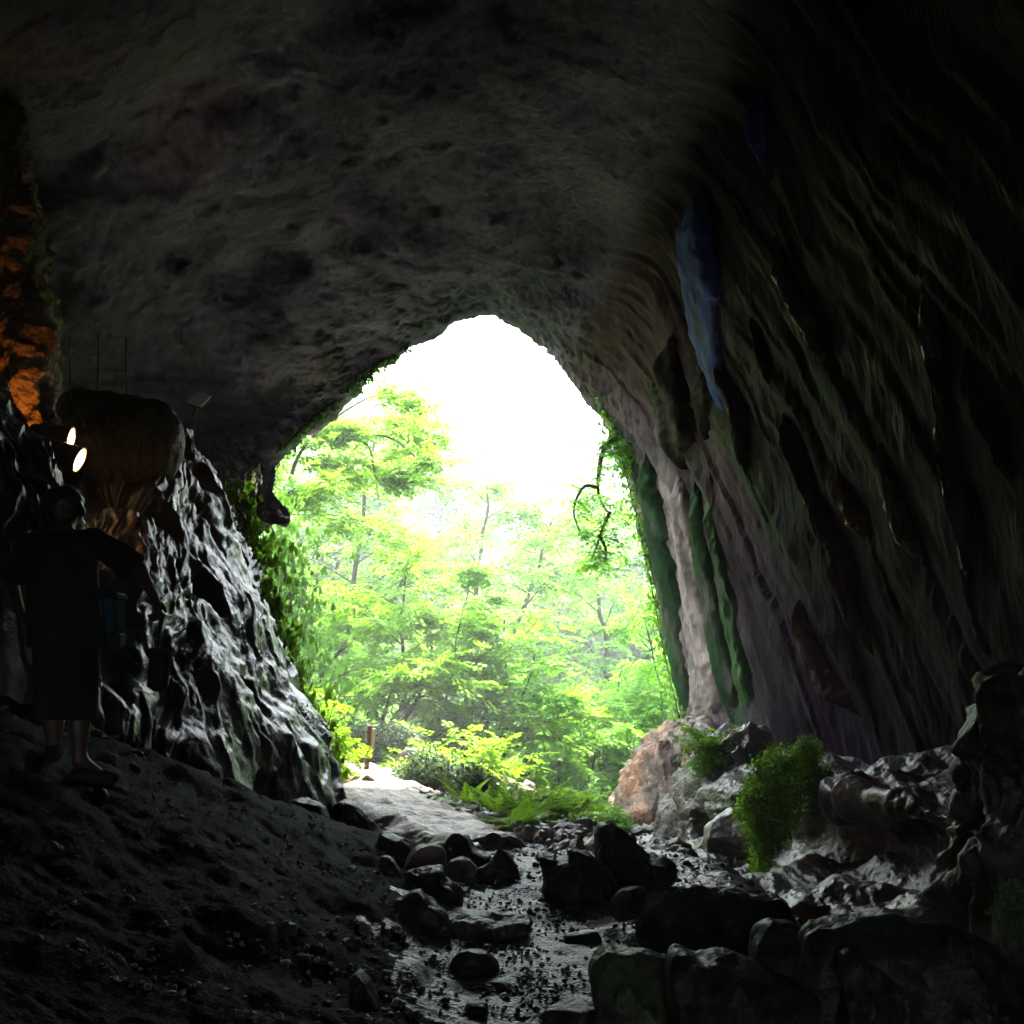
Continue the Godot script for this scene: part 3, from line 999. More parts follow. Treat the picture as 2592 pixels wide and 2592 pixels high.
func build_outcrops():
	rock_sheet("rock_ledge", [
		[[690, 736, 20.0], [740, 730, 18.5], [790, 740, 17.0], [840, 752, 15.5], [890, 756, 14.2], [940, 756, 13.0], [985, 720, 11.8], [1040, 660, 11.0]],
		[[690, 775, 18.0], [735, 765, 16.2], [785, 772, 14.8], [835, 780, 13.4], [885, 786, 12.2], [935, 796, 11.2], [980, 790, 10.2], [1040, 770, 9.4]],
		[[688, 806, 17.4], [728, 796, 15.6], [775, 796, 14.0], [828, 794, 12.3], [880, 800, 11.3], [935, 816, 10.5], [978, 830, 9.7], [1040, 850, 8.9]],
		[[686, 836, 17.3], [722, 832, 15.6], [770, 842, 14.4], [825, 838, 12.9], [880, 842, 12.1], [935, 846, 10.9], [975, 868, 9.7], [1040, 892, 8.8]],
		[[682, 852, 16.2], [716, 856, 14.5], [768, 866, 12.9], [820, 862, 11.6], [875, 866, 10.9], [930, 872, 10.0], [970, 905, 9.2], [1040, 932, 8.4]],
		[[678, 862, 15.4], [712, 872, 13.5], [765, 890, 11.8], [815, 890, 10.6], [870, 898, 9.9], [925, 908, 9.2], [965, 940, 8.7], [1040, 972, 8.1]],
		[[668, 880, 14.2], [702, 900, 12.0], [758, 925, 10.3], [810, 945, 9.2], [866, 965, 8.6], [920, 975, 8.2], [962, 1000, 7.9], [1040, 1040, 7.5]]],
		44, 44, mats.ledge_rock, "slab", Color(0.095, 0.082, 0.073), "eroded wet rock ledges stepping down from the right wall to the boulders", "rock ledge")
	var tan_ := Color(0.30, 0.25, 0.19)
	var grey := Color(0.20, 0.18, 0.155)
	var o := outline_rock("outcrop", [[633, 840], [622, 826], [617, 807], [628, 785], [639, 758], [654, 739], [671, 726], [700, 722], [706, 752], [691, 769], [679, 790], [667, 809], [659, 845], [644, 850]], 21.5, 1.3, mats.pale_rock, Color(0.28, 0.215, 0.165), 0.35, "tan outcrop stained orange at the right foot of the cave mouth", "rock", 2, 0.0, "", 0.6, Color(0.45, 0.2, 0.1, 0.6))
	o.name = free_name("orange_stained_outcrop")
	outline_rock("rock_column", [[657, 848], [660, 815], [669, 799], [682, 780], [694, 764], [700, 787], [690, 795], [684, 819], [680, 848]], 18.6, 0.6, mats.pale_rock, grey, 0.4, "narrow brown rock column against the orange stained outcrop", "rock", 2, 0.0, "", 0.6)
	outline_rock("rock_column", [[677, 846], [680, 809], [683, 787], [694, 774], [715, 774], [724, 785], [710, 795], [708, 822], [706, 845], [691, 854]], 17.8, 0.6, mats.pale_rock, grey, 0.4, "wider brown rock column with a flat shaded front, right of the narrow one", "rock", 2, 0.0, "", 0.6)
	outline_rock("rock_pillar", [[702, 835], [705, 790], [717, 776], [726, 760], [734, 735], [757, 740], [757, 775], [746, 800], [728, 818], [710, 830]], 17.0, 0.7, mats.wet_rock, Color(0.13, 0.115, 0.10), 0.7, "rough wet rock rib joining the wall below the green streaks", "rock", 2, 0.0, "", 0.7)
	outline_rock("rock_step", [[705, 850], [711, 822], [745, 804], [757, 812], [770, 831], [768, 858], [746, 866], [721, 858]], 14.8, 0.7, mats.wet_rock, Color(0.16, 0.15, 0.14), 0.45, "wet rock step with a shiny flat top beside the hanging greenery", "rock", 2)
	outline_rock("rock", [[650, 862], [671, 843], [686, 842], [693, 847], [684, 860], [664, 868]], 14.6, 0.4, mats.path_sand, tan_, 0.5, "pale tan rock in the streambed behind the tall slanting boulder", "rock")
	outline_rock("rock", [[690, 866], [698, 858], [728, 864], [733, 870], [721, 880], [696, 877]], 12.6, 0.3, mats.wet_rock, Color(0.06, 0.055, 0.05), 0.5, "low dark rock in the shining streambed", "rock")
	outline_rock("rock_rib", [[992, 925], [992, 883], [994, 852], [1002, 816], [1000, 789], [1009, 761], [1006, 715], [1030, 690], [1080, 700], [1090, 792], [1080, 960], [1040, 985], [1009, 975], [998, 960]], 8.2, 0.6, mats.damp_boulder, Color(0.03, 0.026, 0.024), 0.75, "black rib of rock at the right edge with a vertical line of glints", "rock", 2, 0.0, "", 0.8)
	outline_rock("rock_shoulder", [[62, 410], [66, 393], [80, 389], [112, 394], [140, 400], [155, 405], [166, 411], [177, 429], [178, 452], [168, 474], [140, 505], [110, 545], [84, 545], [78, 470], [70, 424]], 11.9, 0.5, mats.pale_rock, Color(0.11, 0.085, 0.05), 0.4, "mossy brown rock shoulder lit warmly to the right of the floodlights", "rock", 2, 0.85, "", 0.3)
	outline_rock("rock", [[330, 742], [338, 733], [347, 735], [356, 745], [368, 738], [378, 746], [380, 758], [356, 764], [332, 760]], 22.5, 0.5, mats.pale_rock, Color(0.4, 0.36, 0.31), 0.5, "white broken rock behind the wooden post", "rock")
	outline_rock("rock_crag", [[378, 770], [384, 730], [398, 708], [420, 700], [436, 720], [452, 752], [448, 776], [410, 780]], 26.0, 0.9, mats.pale_rock, Color(0.2, 0.185, 0.15), 0.4, "grey crag under the trees right of the wooden post", "rock", 2, 0.4)
	outline_rock("rock", [[466, 800], [476, 785], [492, 788], [500, 800], [492, 815], [470, 814]], 21.0, 0.4, mats.pale_rock, Color(0.12, 0.11, 0.1), 0.5, "dark rock at the foot of the leaning tree trunks", "rock")
	outline_rock("rock", [[398, 756], [408, 748], [424, 752], [432, 764], [424, 772], [402, 770]], 20.5, 0.4, mats.pale_rock, Color(0.13, 0.12, 0.1), 0.5, "dark mossy rock among the bushes right of the wooden post", "rock", 1, 0.5)
	outline_rock("rock", [[548, 838], [556, 826], [580, 818], [597, 822], [598, 842], [580, 858], [556, 852]], 15.0, 0.5, mats.wet_rock, Color(0.32, 0.31, 0.29), 0.6, "pale wet rock in the streambed left of the tall slanting boulder", "rock", 2)
	outline_rock("rock", [[508, 846], [520, 836], [540, 838], [550, 848], [548, 862], [520, 862]], 13.2, 0.4, mats.pale_rock, Color(0.24, 0.22, 0.2), 0.6, "broken grey rock behind the humped and the jagged boulder", "rock")
	outline_rock("rock", [[318, 838], [326, 812], [342, 800], [358, 806], [372, 822], [384, 838], [370, 850], [336, 850]], 12.0, 0.5, mats.damp_boulder, Color(0.1, 0.09, 0.08), 0.55, "dark rock at the foot of the wet rock face beside the path", "rock", 2)
	outline_rock("rock", [[282, 812], [292, 800], [312, 800], [326, 812], [330, 836], [300, 840]], 11.0, 0.4, mats.damp_boulder, Color(0.05, 0.045, 0.04), 0.55, "black rock tucked under the end of the wet rock face", "rock")


func pebble_mesh(seed_: float) -> ArrayMesh:
	var sph := SphereMesh.new()
	sph.radial_segments = 9
	sph.rings = 5
	sph.radius = 0.5
	sph.height = 1.0
	var arr := sph.get_mesh_arrays()
	var v: PackedVector3Array = arr[Mesh.ARRAY_VERTEX]
	for k in v.size():
		var b := v[k]
		v[k] = b * (1.0 + 0.5 * n3(soft, b * 1.6 + Vector3(seed_, 0, 0)) + 0.2 * n3(soft, b * 4.0 + Vector3(0, seed_, 0)))
	var c := PackedColorArray()
	c.resize(v.size())
	c.fill(Color.WHITE)
	var n: PackedVector3Array = arr[Mesh.ARRAY_NORMAL]
	var idx: PackedInt32Array = arr[Mesh.ARRAY_INDEX]
	var sum := {}
	for t in range(0, idx.size(), 3):
		var face := (v[idx[t + 2]] - v[idx[t]]).cross(v[idx[t + 1]] - v[idx[t]])
		for q in 3:
			var key: Vector3i = Vector3i(v[idx[t + q]] * 1000.0)
			sum[key] = sum.get(key, Vector3.ZERO) + face
	for k in v.size():
		n[k] = sum.get(Vector3i(v[k] * 1000.0), n[k]).normalized()
	return raw_mesh(v, n, c, idx)

func build_loose_stones():
	# gravel in the channel, then scattered bigger stones, as single heaps of what nobody could count
	var where: Array[Transform3D] = []
	var tint: Array[Color] = []
	for k in 10000:
		var d := 4.6 + 9.0 * pow(rng.randf(), 1.5)
		var x := rng.randfn(0.25, 0.75) - (d - 5.0) * 0.03
		if k % 3 == 0:
			x = rnd(-3.4, 2.6)
		var clump := n3(soft, Vector3(x * 1.5, d * 1.5, 0)) + rnd(-0.4, 0.4)
		if clump < -0.05:
			continue
		var p := ground_at(x, -d)
		var b := Vector3(p.x, 0, p.z)
		p.y += (0.075 * n3(fbm, b * 0.9) + 0.035 * n3(fbm, b * 3.2)) * 1.0
		var s := rnd(0.012, 0.034) * (1.0 if rng.randf() < 0.95 else 2.2)
		where.append(Transform3D(Basis.from_euler(Vector3(rnd(-0.4, 0.4), rnd(0, TAU), rnd(-0.4, 0.4))) * Basis.from_scale(Vector3(s, s * rnd(0.4, 0.75), s * rnd(0.7, 1.0))), p + Vector3(0, 0.004, 0)))
		var g := rnd(0.02, 0.06)
		tint.append(Color(g, g * 0.93, g * 0.88))
	var o := many("gravel", pebble_mesh(1.0), mats.stones, where, tint)
	tag(o, "wet gravel strewn along the channel in the cave floor", "gravel", "", "stuff")
	where = []
	tint = []
	for k in 1500:
		var d := 4.2 + 9.5 * pow(rng.randf(), 1.2)
		var x := rnd(-4.2, 3.0)
		if x > -0.6 and x < 1.0 and k % 4 != 0:
			continue
		var p := ground_at(x, -d)
		var b := Vector3(p.x, 0, p.z)
		p.y += 0.075 * n3(fbm, b * 0.9)
		var s := 0.02 + 0.10 * pow(rng.randf(), 6.0)
		where.append(Transform3D(Basis.from_euler(Vector3(rnd(-0.5, 0.5), rnd(0, TAU), rnd(-0.5, 0.5))) * Basis.from_scale(Vector3(s, s * rnd(0.4, 0.8), s * rnd(0.7, 1.1))), p))
		var g := rnd(0.006, 0.018)
		tint.append(Color(g, g * 0.9, g * 0.84))
	o = many("rubble", pebble_mesh(9.0), mats.damp_boulder, where, tint)
	tag(o, "small dark stones littering the sloping cave floor", "stones", "", "stuff")
	where = []
	tint = []
	for k in 2600:
		var d := rnd(11.5, 24.0)
		var x := rnd(-4.0, 5.0)
		if rng.randf() > step01(0.0, 1.0, x) * (1.0 - step01(2.2, 3.0, x)) + 0.2:
			continue
		var p := ground_at(x, -d)
		var s := 0.06 + 0.3 * pow(rng.randf(), 5.0)
		where.append(Transform3D(Basis.from_euler(Vector3(rnd(-0.5, 0.5), rnd(0, TAU), rnd(-0.5, 0.5))) * Basis.from_scale(Vector3(s, s * rnd(0.5, 0.8), s * rnd(0.7, 1.1))), p))
		var g := rnd(0.12, 0.34)
		tint.append(Color(g, g * 0.93, g * 0.85))
	for k in 420:
		var t := rng.randf()
		var p := on_ground(lerpf(405, 575, t), lerpf(796, 846, t) + rng.randfn(0, 3.5))
		var s := 0.07 + 0.2 * pow(rng.randf(), 3.0)
		where.append(Transform3D(Basis.from_euler(Vector3(rnd(-0.5, 0.5), rnd(0, TAU), rnd(-0.5, 0.5))) * Basis.from_scale(Vector3(s, s * rnd(0.5, 0.9), s * rnd(0.7, 1.1))), p + Vector3(0, 0.05, 0)))
		var g := rnd(0.12, 0.34)
		tint.append(Color(g, g * 0.9, g * 0.8))
	o = many("streambed_stones", pebble_mesh(4.0), mats.stones, where, tint)
	tag(o, "pale wet stones of the streambed along the foot of the right wall", "stones", "", "stuff")


# ---------------------------------------------------------------- plants

var spray_meshes := []
var clump_meshes := []
var frond_mesh: ArrayMesh
var ivy_leaf: ArrayMesh

func fresh() -> Dictionary:
	return {"v": PackedVector3Array(), "n": PackedVector3Array(), "c": PackedColorArray(), "i": PackedInt32Array()}

func done(s: Dictionary) -> ArrayMesh:
	return raw_mesh(s.v, s.n, s.c, s.i)

func tube(s: Dictionary, line: Array, r0: float, r1: float, sides: int, color := Color(1, 1, 1)):
	var first: int = s.v.size()
	var last := line.size() - 1
	for j in line.size():
		var fw: Vector3 = (line[mini(j + 1, last)] - line[maxi(j - 1, 0)]).normalized()
		var a := fw.cross(Vector3(0.31, 0.2, 0.93)).normalized()
		var b := fw.cross(a)
		var r := lerpf(r0, r1, pow(float(j) / last, 0.8))
		for i in sides:
			var t := TAU * i / sides
			var o := a * cos(t) + b * sin(t)
			s.v.append(line[j] + o * r)
			s.n.append(o)
			s.c.append(color)
	for j in last:
		for i in sides:
			var k := first + j * sides + i
			var l := first + j * sides + (i + 1) % sides
			s.i.append_array(PackedInt32Array([k, k + sides, l, l, k + sides, l + sides]))

func smooth_line(pts: Array, per: int) -> Array:
	var out := []
	var last := pts.size() - 1
	for k in last:
		var a: Vector3 = pts[maxi(k - 1, 0)]
		var b: Vector3 = pts[k]
		var c: Vector3 = pts[k + 1]
		var e: Vector3 = pts[mini(k + 2, last)]
		for t in per:
			out.append(b.cubic_interpolate(c, a, e, float(t) / per))
	out.append(pts[last])
	return out

func leaf(s: Dictionary, base: Vector3, along: Vector3, up: Vector3, long: float, wide: float, color: Color):
	# six-cornered leaf folded along its midrib
	var side := along.cross(up).normalized()
	var f: int = s.v.size()
	var pts := [base, base + along * long * 0.35 + side * wide * 0.5 + up * wide * 0.12, base + along * long, base + along * long * 0.35 - side * wide * 0.5 + up * wide * 0.12, base + along * long * 0.45 - up * wide * 0.05]
	for k in pts.size():
		s.v.append(pts[k])
		s.n.append(up)
		s.c.append(color)
	s.i.append_array(PackedInt32Array([f, f + 4, f + 1, f + 1, f + 4, f + 2, f + 2, f + 4, f + 3, f + 3, f + 4, f]))

func make_leaf_shapes():
	for variant in 4:
		# a flat spray: a thin twig with leaves set left and right
		var s := fresh()
		var x := 0.04
		var side := 1.0
		while x < 0.55:
			var along := Vector3(0.55 + rnd(-0.2, 0.2), rnd(-0.35, 0.15), side * rnd(0.5, 1.0)).normalized()
			var up := Vector3(rnd(-0.45, 0.45), 1.0, rnd(-0.45, 0.45))
			up = (up - along * up.dot(along)).normalized()
			var size := rnd(0.075, 0.12)
			var t := rnd(0.75, 1.2)
			leaf(s, Vector3(x, -0.1 * x * x, side * 0.02), along, up, size, size * rnd(0.65, 0.85), Color(t, t, t))
			if rng.randf() < 0.4:
				leaf(s, Vector3(x, -0.1 * x * x - 0.02, side * 0.08), Vector3(along.x, along.y - 0.3, along.z).normalized(), up, size * 0.9, size * 0.65, Color(t * 0.9, t * 0.9, t * 0.9))
			side = -side
			x += rnd(0.025, 0.05)
		tube(s, [Vector3(-0.1, 0.02, 0), Vector3(0.2, 0, 0), Vector3(0.5, -0.02, 0)], 0.004, 0.002, 3, Color(0.5, 0.35, 0.3))
		spray_meshes.append(done(s))
	for variant in 3:
		# a rounder tuft for bushes and far crowns
		var s := fresh()
		for k in 34:
			var dir := Vector3(rnd(-1, 1), rnd(-0.6, 1), rnd(-1, 1)).normalized()
			var along := (dir + Vector3(rnd(-0.6, 0.6), rnd(-0.8, 0.3), rnd(-0.6, 0.6))).normalized()
			var up := Vector3(rnd(-0.5, 0.5), 1, rnd(-0.5, 0.5))
			up = (up - along * up.dot(along)).normalized()
			var t := rnd(0.7, 1.25)
			leaf(s, dir * rnd(0.05, 0.42), along, up, rnd(0.10, 0.17), rnd(0.06, 0.10), Color(t, t, t))
		clump_meshes.append(done(s))
	var s := fresh()
	for k in 16:
		var x := 0.03 + 0.032 * k
		var w := 0.12 * (1.0 - float(k) / 17.0)
		for side in [-1.0, 1.0]:
			leaf(s, Vector3(x, 0.25 * x - 0.55 * x * x, 0), Vector3(0.35, -0.1, side).normalized(), Vector3(0, 1, 0), w, 0.028, Color.WHITE)
	frond_mesh = done(s)
	s = fresh()
	for side in [-1.0, 0.0, 1.0]:
		var along := Vector3(1.0 - 0.25 * absf(side), 0, side * 0.9).normalized()
		leaf(s, Vector3.ZERO, along, Vector3.UP, 0.5 - 0.12 * absf(side), 0.34, Color.WHITE)
	ivy_leaf = done(s)

func leaf_tint(kind: String) -> Color:
	var t := rnd(0.7, 1.25)
	match kind:
		"fresh":
			return Color(0.115, 0.29, 0.032) * t
		"bright":
			return Color(0.145, 0.31, 0.028) * t
		"cool":
			return Color(0.105, 0.22, 0.085) * t
		"dark":
			return Color(0.035, 0.075, 0.028) * t
		"blue":
			return Color(0.075, 0.12, 0.08) * t
		"vivid":
			return Color(0.20, 0.38, 0.03) * t
		"moss":
			return Color(0.085, 0.16, 0.015) * t
	return Color(0.1, 0.2, 0.03) * t

func tree(called: String, label: String, stems: Array, radius: float, reach: float, sprays: int, kind: String, group: String, from := 0.35, big := 1.0, droop := 0.0, flat := true):
	# stems: one list of points for each; limbs grow from their upper part and carry leaf sprays
	var foot: Vector3 = stems[0][0]
	var root := thing(called, foot, label, "tree", group)
	var limbs := fresh()
	var where: Array[Transform3D] = []
	var tint: Array[Color] = []
	var lengths := []
	var total := 0.0
	var fine := []
	for s in stems:
		var local := []
		for k in s:
			local.append(k - foot)
		var f := smooth_line(local, 6)
		fine.append(f)
		var l := 0.0
		for k in f.size() - 1:
			l += f[k].distance_to(f[k + 1])
		lengths.append(l)
		total += l
	for s in fine.size():
		var f: Array = fine[s]
		var st := fresh()
		var thick := radius * pow(lengths[s] / lengths[0], 0.7)
		for k in range(1, f.size()):
			f[k] += Vector3(n3(soft, f[k] * 1.1 + foot), 0, n3(soft, f[k] * 1.1 - foot)) * 0.06 * lengths[s] / 5.0
		tube(st, f, thick, thick * 0.25, 8)
		obj("trunk", done(st), mats.bark, root)
		sprays = int(sprays * 0.6) if s == 0 else sprays
		var n_limbs := maxi(4, int(lengths[s] * 1.8 / big))
		var share := int(sprays * lengths[s] / total / n_limbs)
		for k in n_limbs:
			var t := from + (1.0 - from) * (k + rng.randf()) / n_limbs
			var a: Vector3 = f[mini(int(t * (f.size() - 1)), f.size() - 1)]
			var turn := k * 2.4 + rnd(-0.5, 0.5)
			var out := reach * (1.05 - 0.65 * t) * rnd(0.65, 1.15)
			var dir := Vector3(cos(turn), rnd(0.05, 0.5) - droop, sin(turn))
			var line := [a, a + dir * out * 0.4 + Vector3(0, 0.12 * out, 0), a + dir * out * 0.75 + Vector3(0, 0.16 * out, 0), a + dir * out + Vector3(0, 0.06 * out - droop * 0.5 * out, 0)]
			line = smooth_line(line, 3)
			tube(limbs, line, maxf(0.01, thick * 0.32 * (1.1 - t * 0.6)), 0.004 * big, 5)
			for q in share:
				var w := sqrt(rnd(0.03, 1.0))
				var p: Vector3 = line[mini(int(w * (line.size() - 1)), line.size() - 1)]
				var spread := out * (0.16 + 0.34 * w)
				var off := Vector3(rng.randfn(0, 1), rng.randfn(0, 0.3 if flat else 0.8), rng.randfn(0, 1)) * spread * 0.6
				off.y -= 0.08 * off.length()
				var yaw := turn * -1.0 + rng.randfn(0, 0.9)
				var sc := big * rnd(0.75, 1.35)
				where.append(Transform3D(Basis.from_euler(Vector3(rng.randfn(0, 0.3), yaw, rng.randfn(-0.15, 0.3))) * Basis.from_scale(Vector3(sc, sc, sc)), p + off))
				tint.append(leaf_tint(kind))
	obj("limbs", done(limbs), mats.bark, root).set_meta("kind", "stuff")
	var halfway := where.size() / 2
	var first := rng.randi() % 4
	many("crown", spray_meshes[first], mats.young_leaf, where.slice(0, halfway), tint.slice(0, halfway), root)
	many("crown", spray_meshes[(first + 1) % 4], mats.young_leaf, where.slice(halfway), tint.slice(halfway), root)

func stem_px(pts: Array, d: float) -> Array:
	var out := []
	for k in pts:
		out.append(at(k[0], k[1], d + (k[2] if k.size() > 2 else 0.0)))
	out[0].y = minf(out[0].y, ground_height(out[0].x, out[0].z) - 0.1)
	return out

func far_tree(x: float, z: float, tall: float, wide: float, kind: String, label: String, n: int):
	# a broad crown on a hillside: lumps of foliage round a forking trunk
	var foot := ground_at(x, z) - Vector3(0, 0.3, 0)
	var root := thing("hillside_tree", foot, label, "tree", "trees on the far hillside")
	var st := fresh()
	tube(st, smooth_line([Vector3.ZERO, Vector3(rnd(-0.3, 0.3), tall * 0.35, 0), Vector3(rnd(-0.6, 0.6), tall * 0.8, rnd(-0.4, 0.4))], 4), 0.16 + tall * 0.012, 0.05, 7)
	obj("trunk", done(st), mats.bark, root)
	var lumps := []
	var limbs := fresh()
	for k in 11:
		var t := rnd(0.32, 1.0)
		var turn := k * 2.4 + rnd(-0.4, 0.4)
		var out := wide * (1.1 - 0.75 * t) * rnd(0.5, 1.0)
		var c := Vector3(cos(turn) * out, tall * t * 0.95, sin(turn) * out)
		lumps.append([c, wide * rnd(0.28, 0.5)])
		tube(limbs, [Vector3(0, tall * t * 0.55, 0), c * 0.6 + Vector3(0, tall * t * 0.25, 0), c], 0.07, 0.02, 5)
	obj("limbs", done(limbs), mats.bark, root).set_meta("kind", "stuff")
	var where: Array[Transform3D] = []
	var tint: Array[Color] = []
	for k in n:
		var l: Array = lumps[rng.randi() % lumps.size()]
		var dir := Vector3(rng.randfn(0, 1), rng.randfn(0, 0.7), rng.randfn(0, 1)).normalized()
		var r: float = l[1]
		var p: Vector3 = l[0] + dir * r * pow(rng.randf(), 0.4)
		var sc := rnd(1.2, 2.0)
		where.append(Transform3D(Basis.from_euler(Vector3(rnd(-0.5, 0.5), rnd(0, TAU), rnd(-0.5, 0.5))) * Basis.from_scale(Vector3(sc, sc, sc)), p))
		tint.append(leaf_tint(kind))
	many("crown", clump_meshes[rng.randi() % 3], mats.young_leaf, where, tint, root)

func bush(called: String, foot: Vector3, size: Vector3, n: int, kind: String, label: String, mesh: ArrayMesh, scale: float, category := "bush", group := "", matte := false):
	var root := thing(called, foot, label, category, group)
	var st := fresh()
	for k in 7:
		var turn := k * 0.9 + rnd(-0.3, 0.3)
		var tip := Vector3(cos(turn) * size.x * 0.4, size.y * rnd(0.6, 0.9), sin(turn) * size.z * 0.4)
		tube(st, [Vector3(0, -0.1, 0), tip * 0.5 + Vector3(0, 0.08 * size.y, 0), tip], 0.012, 0.004, 5)
	obj("stems", done(st), mats.bark, root).set_meta("kind", "stuff")
	var where: Array[Transform3D] = []
	var tint: Array[Color] = []
	for k in n:
		var dir := Vector3(rng.randfn(0, 1), absf(rng.randfn(0, 1)), rng.randfn(0, 1)).normalized() * pow(rng.randf(), 0.45)
		var lump := 1.0 + 0.35 * n3(soft, dir * 2.2 + foot)
		var p := Vector3(dir.x * size.x * 0.5, dir.y * size.y, dir.z * size.z * 0.5) * lump
		var sc := scale * rnd(0.7, 1.3)
		where.append(Transform3D(Basis.from_euler(Vector3(rnd(-0.5, 0.5), rnd(0, TAU), rnd(-0.5, 0.5))) * Basis.from_scale(Vector3(sc, sc, sc)), p))
		tint.append(leaf_tint(kind))
	many("foliage", mesh, mats.dull_leaf if matte else mats.young_leaf, where, tint, root)

func build_woods():
	make_leaf_shapes()
	# the thin leaning grove in the middle
	tree("young_tree", "slender tree whose dark bent stem rises tallest in the middle of the grove", [stem_px([[463, 792], [470, 762], [480, 728], [490, 708], [503, 690], [505, 655], [504, 620]], 25.4), stem_px([[452, 790], [457, 760], [468, 735], [474, 700]], 25.0), stem_px([[470, 796], [477, 765], [478, 735], [472, 700]], 25.2)], 0.06, 1.8, 420, "fresh", "slender trees of the central grove", 0.6)
	tree("young_tree", "forked slender tree leaning right, its twin stems crossing low in the grove", [stem_px([[483, 796], [491, 762], [501, 735], [516, 708], [528, 680], [536, 650]], 25.0), stem_px([[484, 797], [487, 770], [489, 745], [486, 715], [480, 690]], 25.0)], 0.06, 1.6, 240, "fresh", "slender trees of the central grove", 0.6)
	tree("young_tree", "dark stemmed tree curving to the right above the ferns", [stem_px([[500, 806], [501, 780], [503, 758], [512, 742], [527, 733], [548, 722], [570, 716]], 24.6), stem_px([[501, 806], [516, 784], [534, 770], [556, 752]], 24.6), stem_px([[496, 804], [500, 770], [498, 740], [504, 715]], 24.4), stem_px([[508, 804], [522, 776], [540, 752], [562, 738]], 24.2), stem_px([[514, 806], [520, 780], [528, 755], [532, 725]], 24.4)], 0.05, 1.3, 260, "bright", "slender trees of the central grove", 0.62)
	tree("young_tree", "low tree with a forked trunk at the right of the grove, above the bright clearing", [stem_px([[556, 812], [572, 798], [584, 788], [592, 770], [596, 740]], 25.0), stem_px([[558, 812], [560, 780], [556, 740], [560, 700]], 25.0)], 0.06, 1.8, 420, "fresh", "slender trees of the central grove", 0.5)
	tree("young_tree", "dark trunked tree with a high fork, left of the grove above the crag", [stem_px([[388, 748], [400, 720], [406, 690], [403, 660], [400, 630], [404, 595], [410, 560]], 26.0), stem_px([[389, 748], [402, 718], [420, 685], [430, 655], [432, 620]], 26.0)], 0.075, 2.3, 700, "bright", "slender trees of the central grove", 0.5)
	tree("young_tree", "leaning double trunk in front of the grey crag", [stem_px([[379, 748], [382, 725], [388, 700], [396, 680]], 23.5), stem_px([[390, 752], [400, 730], [412, 708], [420, 690], [424, 660]], 23.5)], 0.06, 1.5, 420, "bright", "slender trees of the central grove", 0.55)
	tree("young_tree", "thin straight sapling between the crag and the tall bent stem", [stem_px([[436, 770], [440, 735], [446, 700], [452, 665], [462, 620], [470, 580]], 25.0)], 0.04, 1.7, 480, "fresh", "slender trees of the central grove", 0.45)
	tree("young_tree", "leafy tree at the right end of the grove, touching the orange outcrop", [stem_px([[600, 806], [604, 770], [610, 735], [616, 700], [622, 670]], 27.5), stem_px([[600, 806], [614, 780], [630, 752], [642, 735]], 27.5)], 0.055, 2.0, 620, "fresh", "slender trees of the central grove", 0.35)
	tree("young_tree", "thin bare stemmed tree close to the right edge of the mouth", [stem_px([[668, 752], [662, 710], [655, 670], [648, 630], [640, 600]], 27.0)], 0.035, 1.2, 220, "fresh", "slender trees of the central grove", 0.4)
	# the second row, higher crowns
	tree("woodland_tree", "round topped tree rising behind the middle of the grove", [[ground_at(-1.2, -31), Vector3(-1.1, 1.5, -31), Vector3(-0.9, 4.0, -31.2), Vector3(-0.6, 6.2, -31.4)], [ground_at(-1.1, -31), Vector3(-0.3, 1.2, -31.2), Vector3(0.6, 3.6, -31.4), Vector3(1.0, 5.2, -31.5)]], 0.11, 3.0, 806, "fresh", "trees behind the grove", 0.3, 1.25)
	tree("woodland_tree", "pale broad tree behind the right half of the grove", [[ground_at(2.6, -33), Vector3(2.7, 1.0, -33), Vector3(2.4, 3.6, -33), Vector3(2.6, 5.6, -33)], [ground_at(2.7, -33), Vector3(3.6, 1.0, -33), Vector3(4.2, 3.0, -33)]], 0.11, 3.0, 744, "fresh", "trees behind the grove", 0.3, 1.25)
	tree("woodland_tree", "tall tree behind the left half of the grove, its crown reaching the white sky", [[ground_at(-4.4, -31), Vector3(-4.3, 2.0, -31), Vector3(-4.0, 5.0, -31), Vector3(-3.6, 7.6, -31)], [ground_at(-4.4, -31), Vector3(-3.4, 2.4, -31), Vector3(-2.4, 4.6, -31.3)]], 0.12, 3.0, 868, "bright", "trees behind the grove", 0.25, 1.25)
	tree("woodland_tree", "low spreading tree under the tall left one, just beyond the post", [[ground_at(-5.0, -27), Vector3(-4.9, 1.6, -27), Vector3(-4.4, 3.2, -27)], [ground_at(-5.0, -27), Vector3(-4.2, 1.4, -27.2), Vector3(-3.2, 2.4, -27.2)]], 0.09, 2.2, 558, "bright", "trees behind the grove", 0.25, 1.1)
	# the big tree whose limbs hang in from the upper left
	tree("overhanging_tree", "large tree filling the upper left of the mouth, its dark limb arching down", [[Vector3(-8.2, 2.0, -26), Vector3(-7.0, 5.0, -25.5), Vector3(-5.6, 6.9, -25), at(318, 426, 24.6)], [at(308, 433, 24.6), at(330, 430, 24.6), at(350, 438, 24.5), at(368, 446, 24.4), at(374, 470, 24.3), at(378, 500, 24.2)], [at(360, 440, 24.5), at(385, 436, 24.3), at(410, 452, 24.1), at(425, 470, 24.0)], [at(290, 480, 23.4), at(305, 445, 23.4), at(338, 415, 23.4), at(372, 396, 23.4)], [at(286, 520, 23.0), at(300, 500, 22.8), at(330, 480, 22.6)]], 0.10, 1.9, 2300, "bright", "trees at the edge of the mouth", 0.15, 1.0, 0.35)
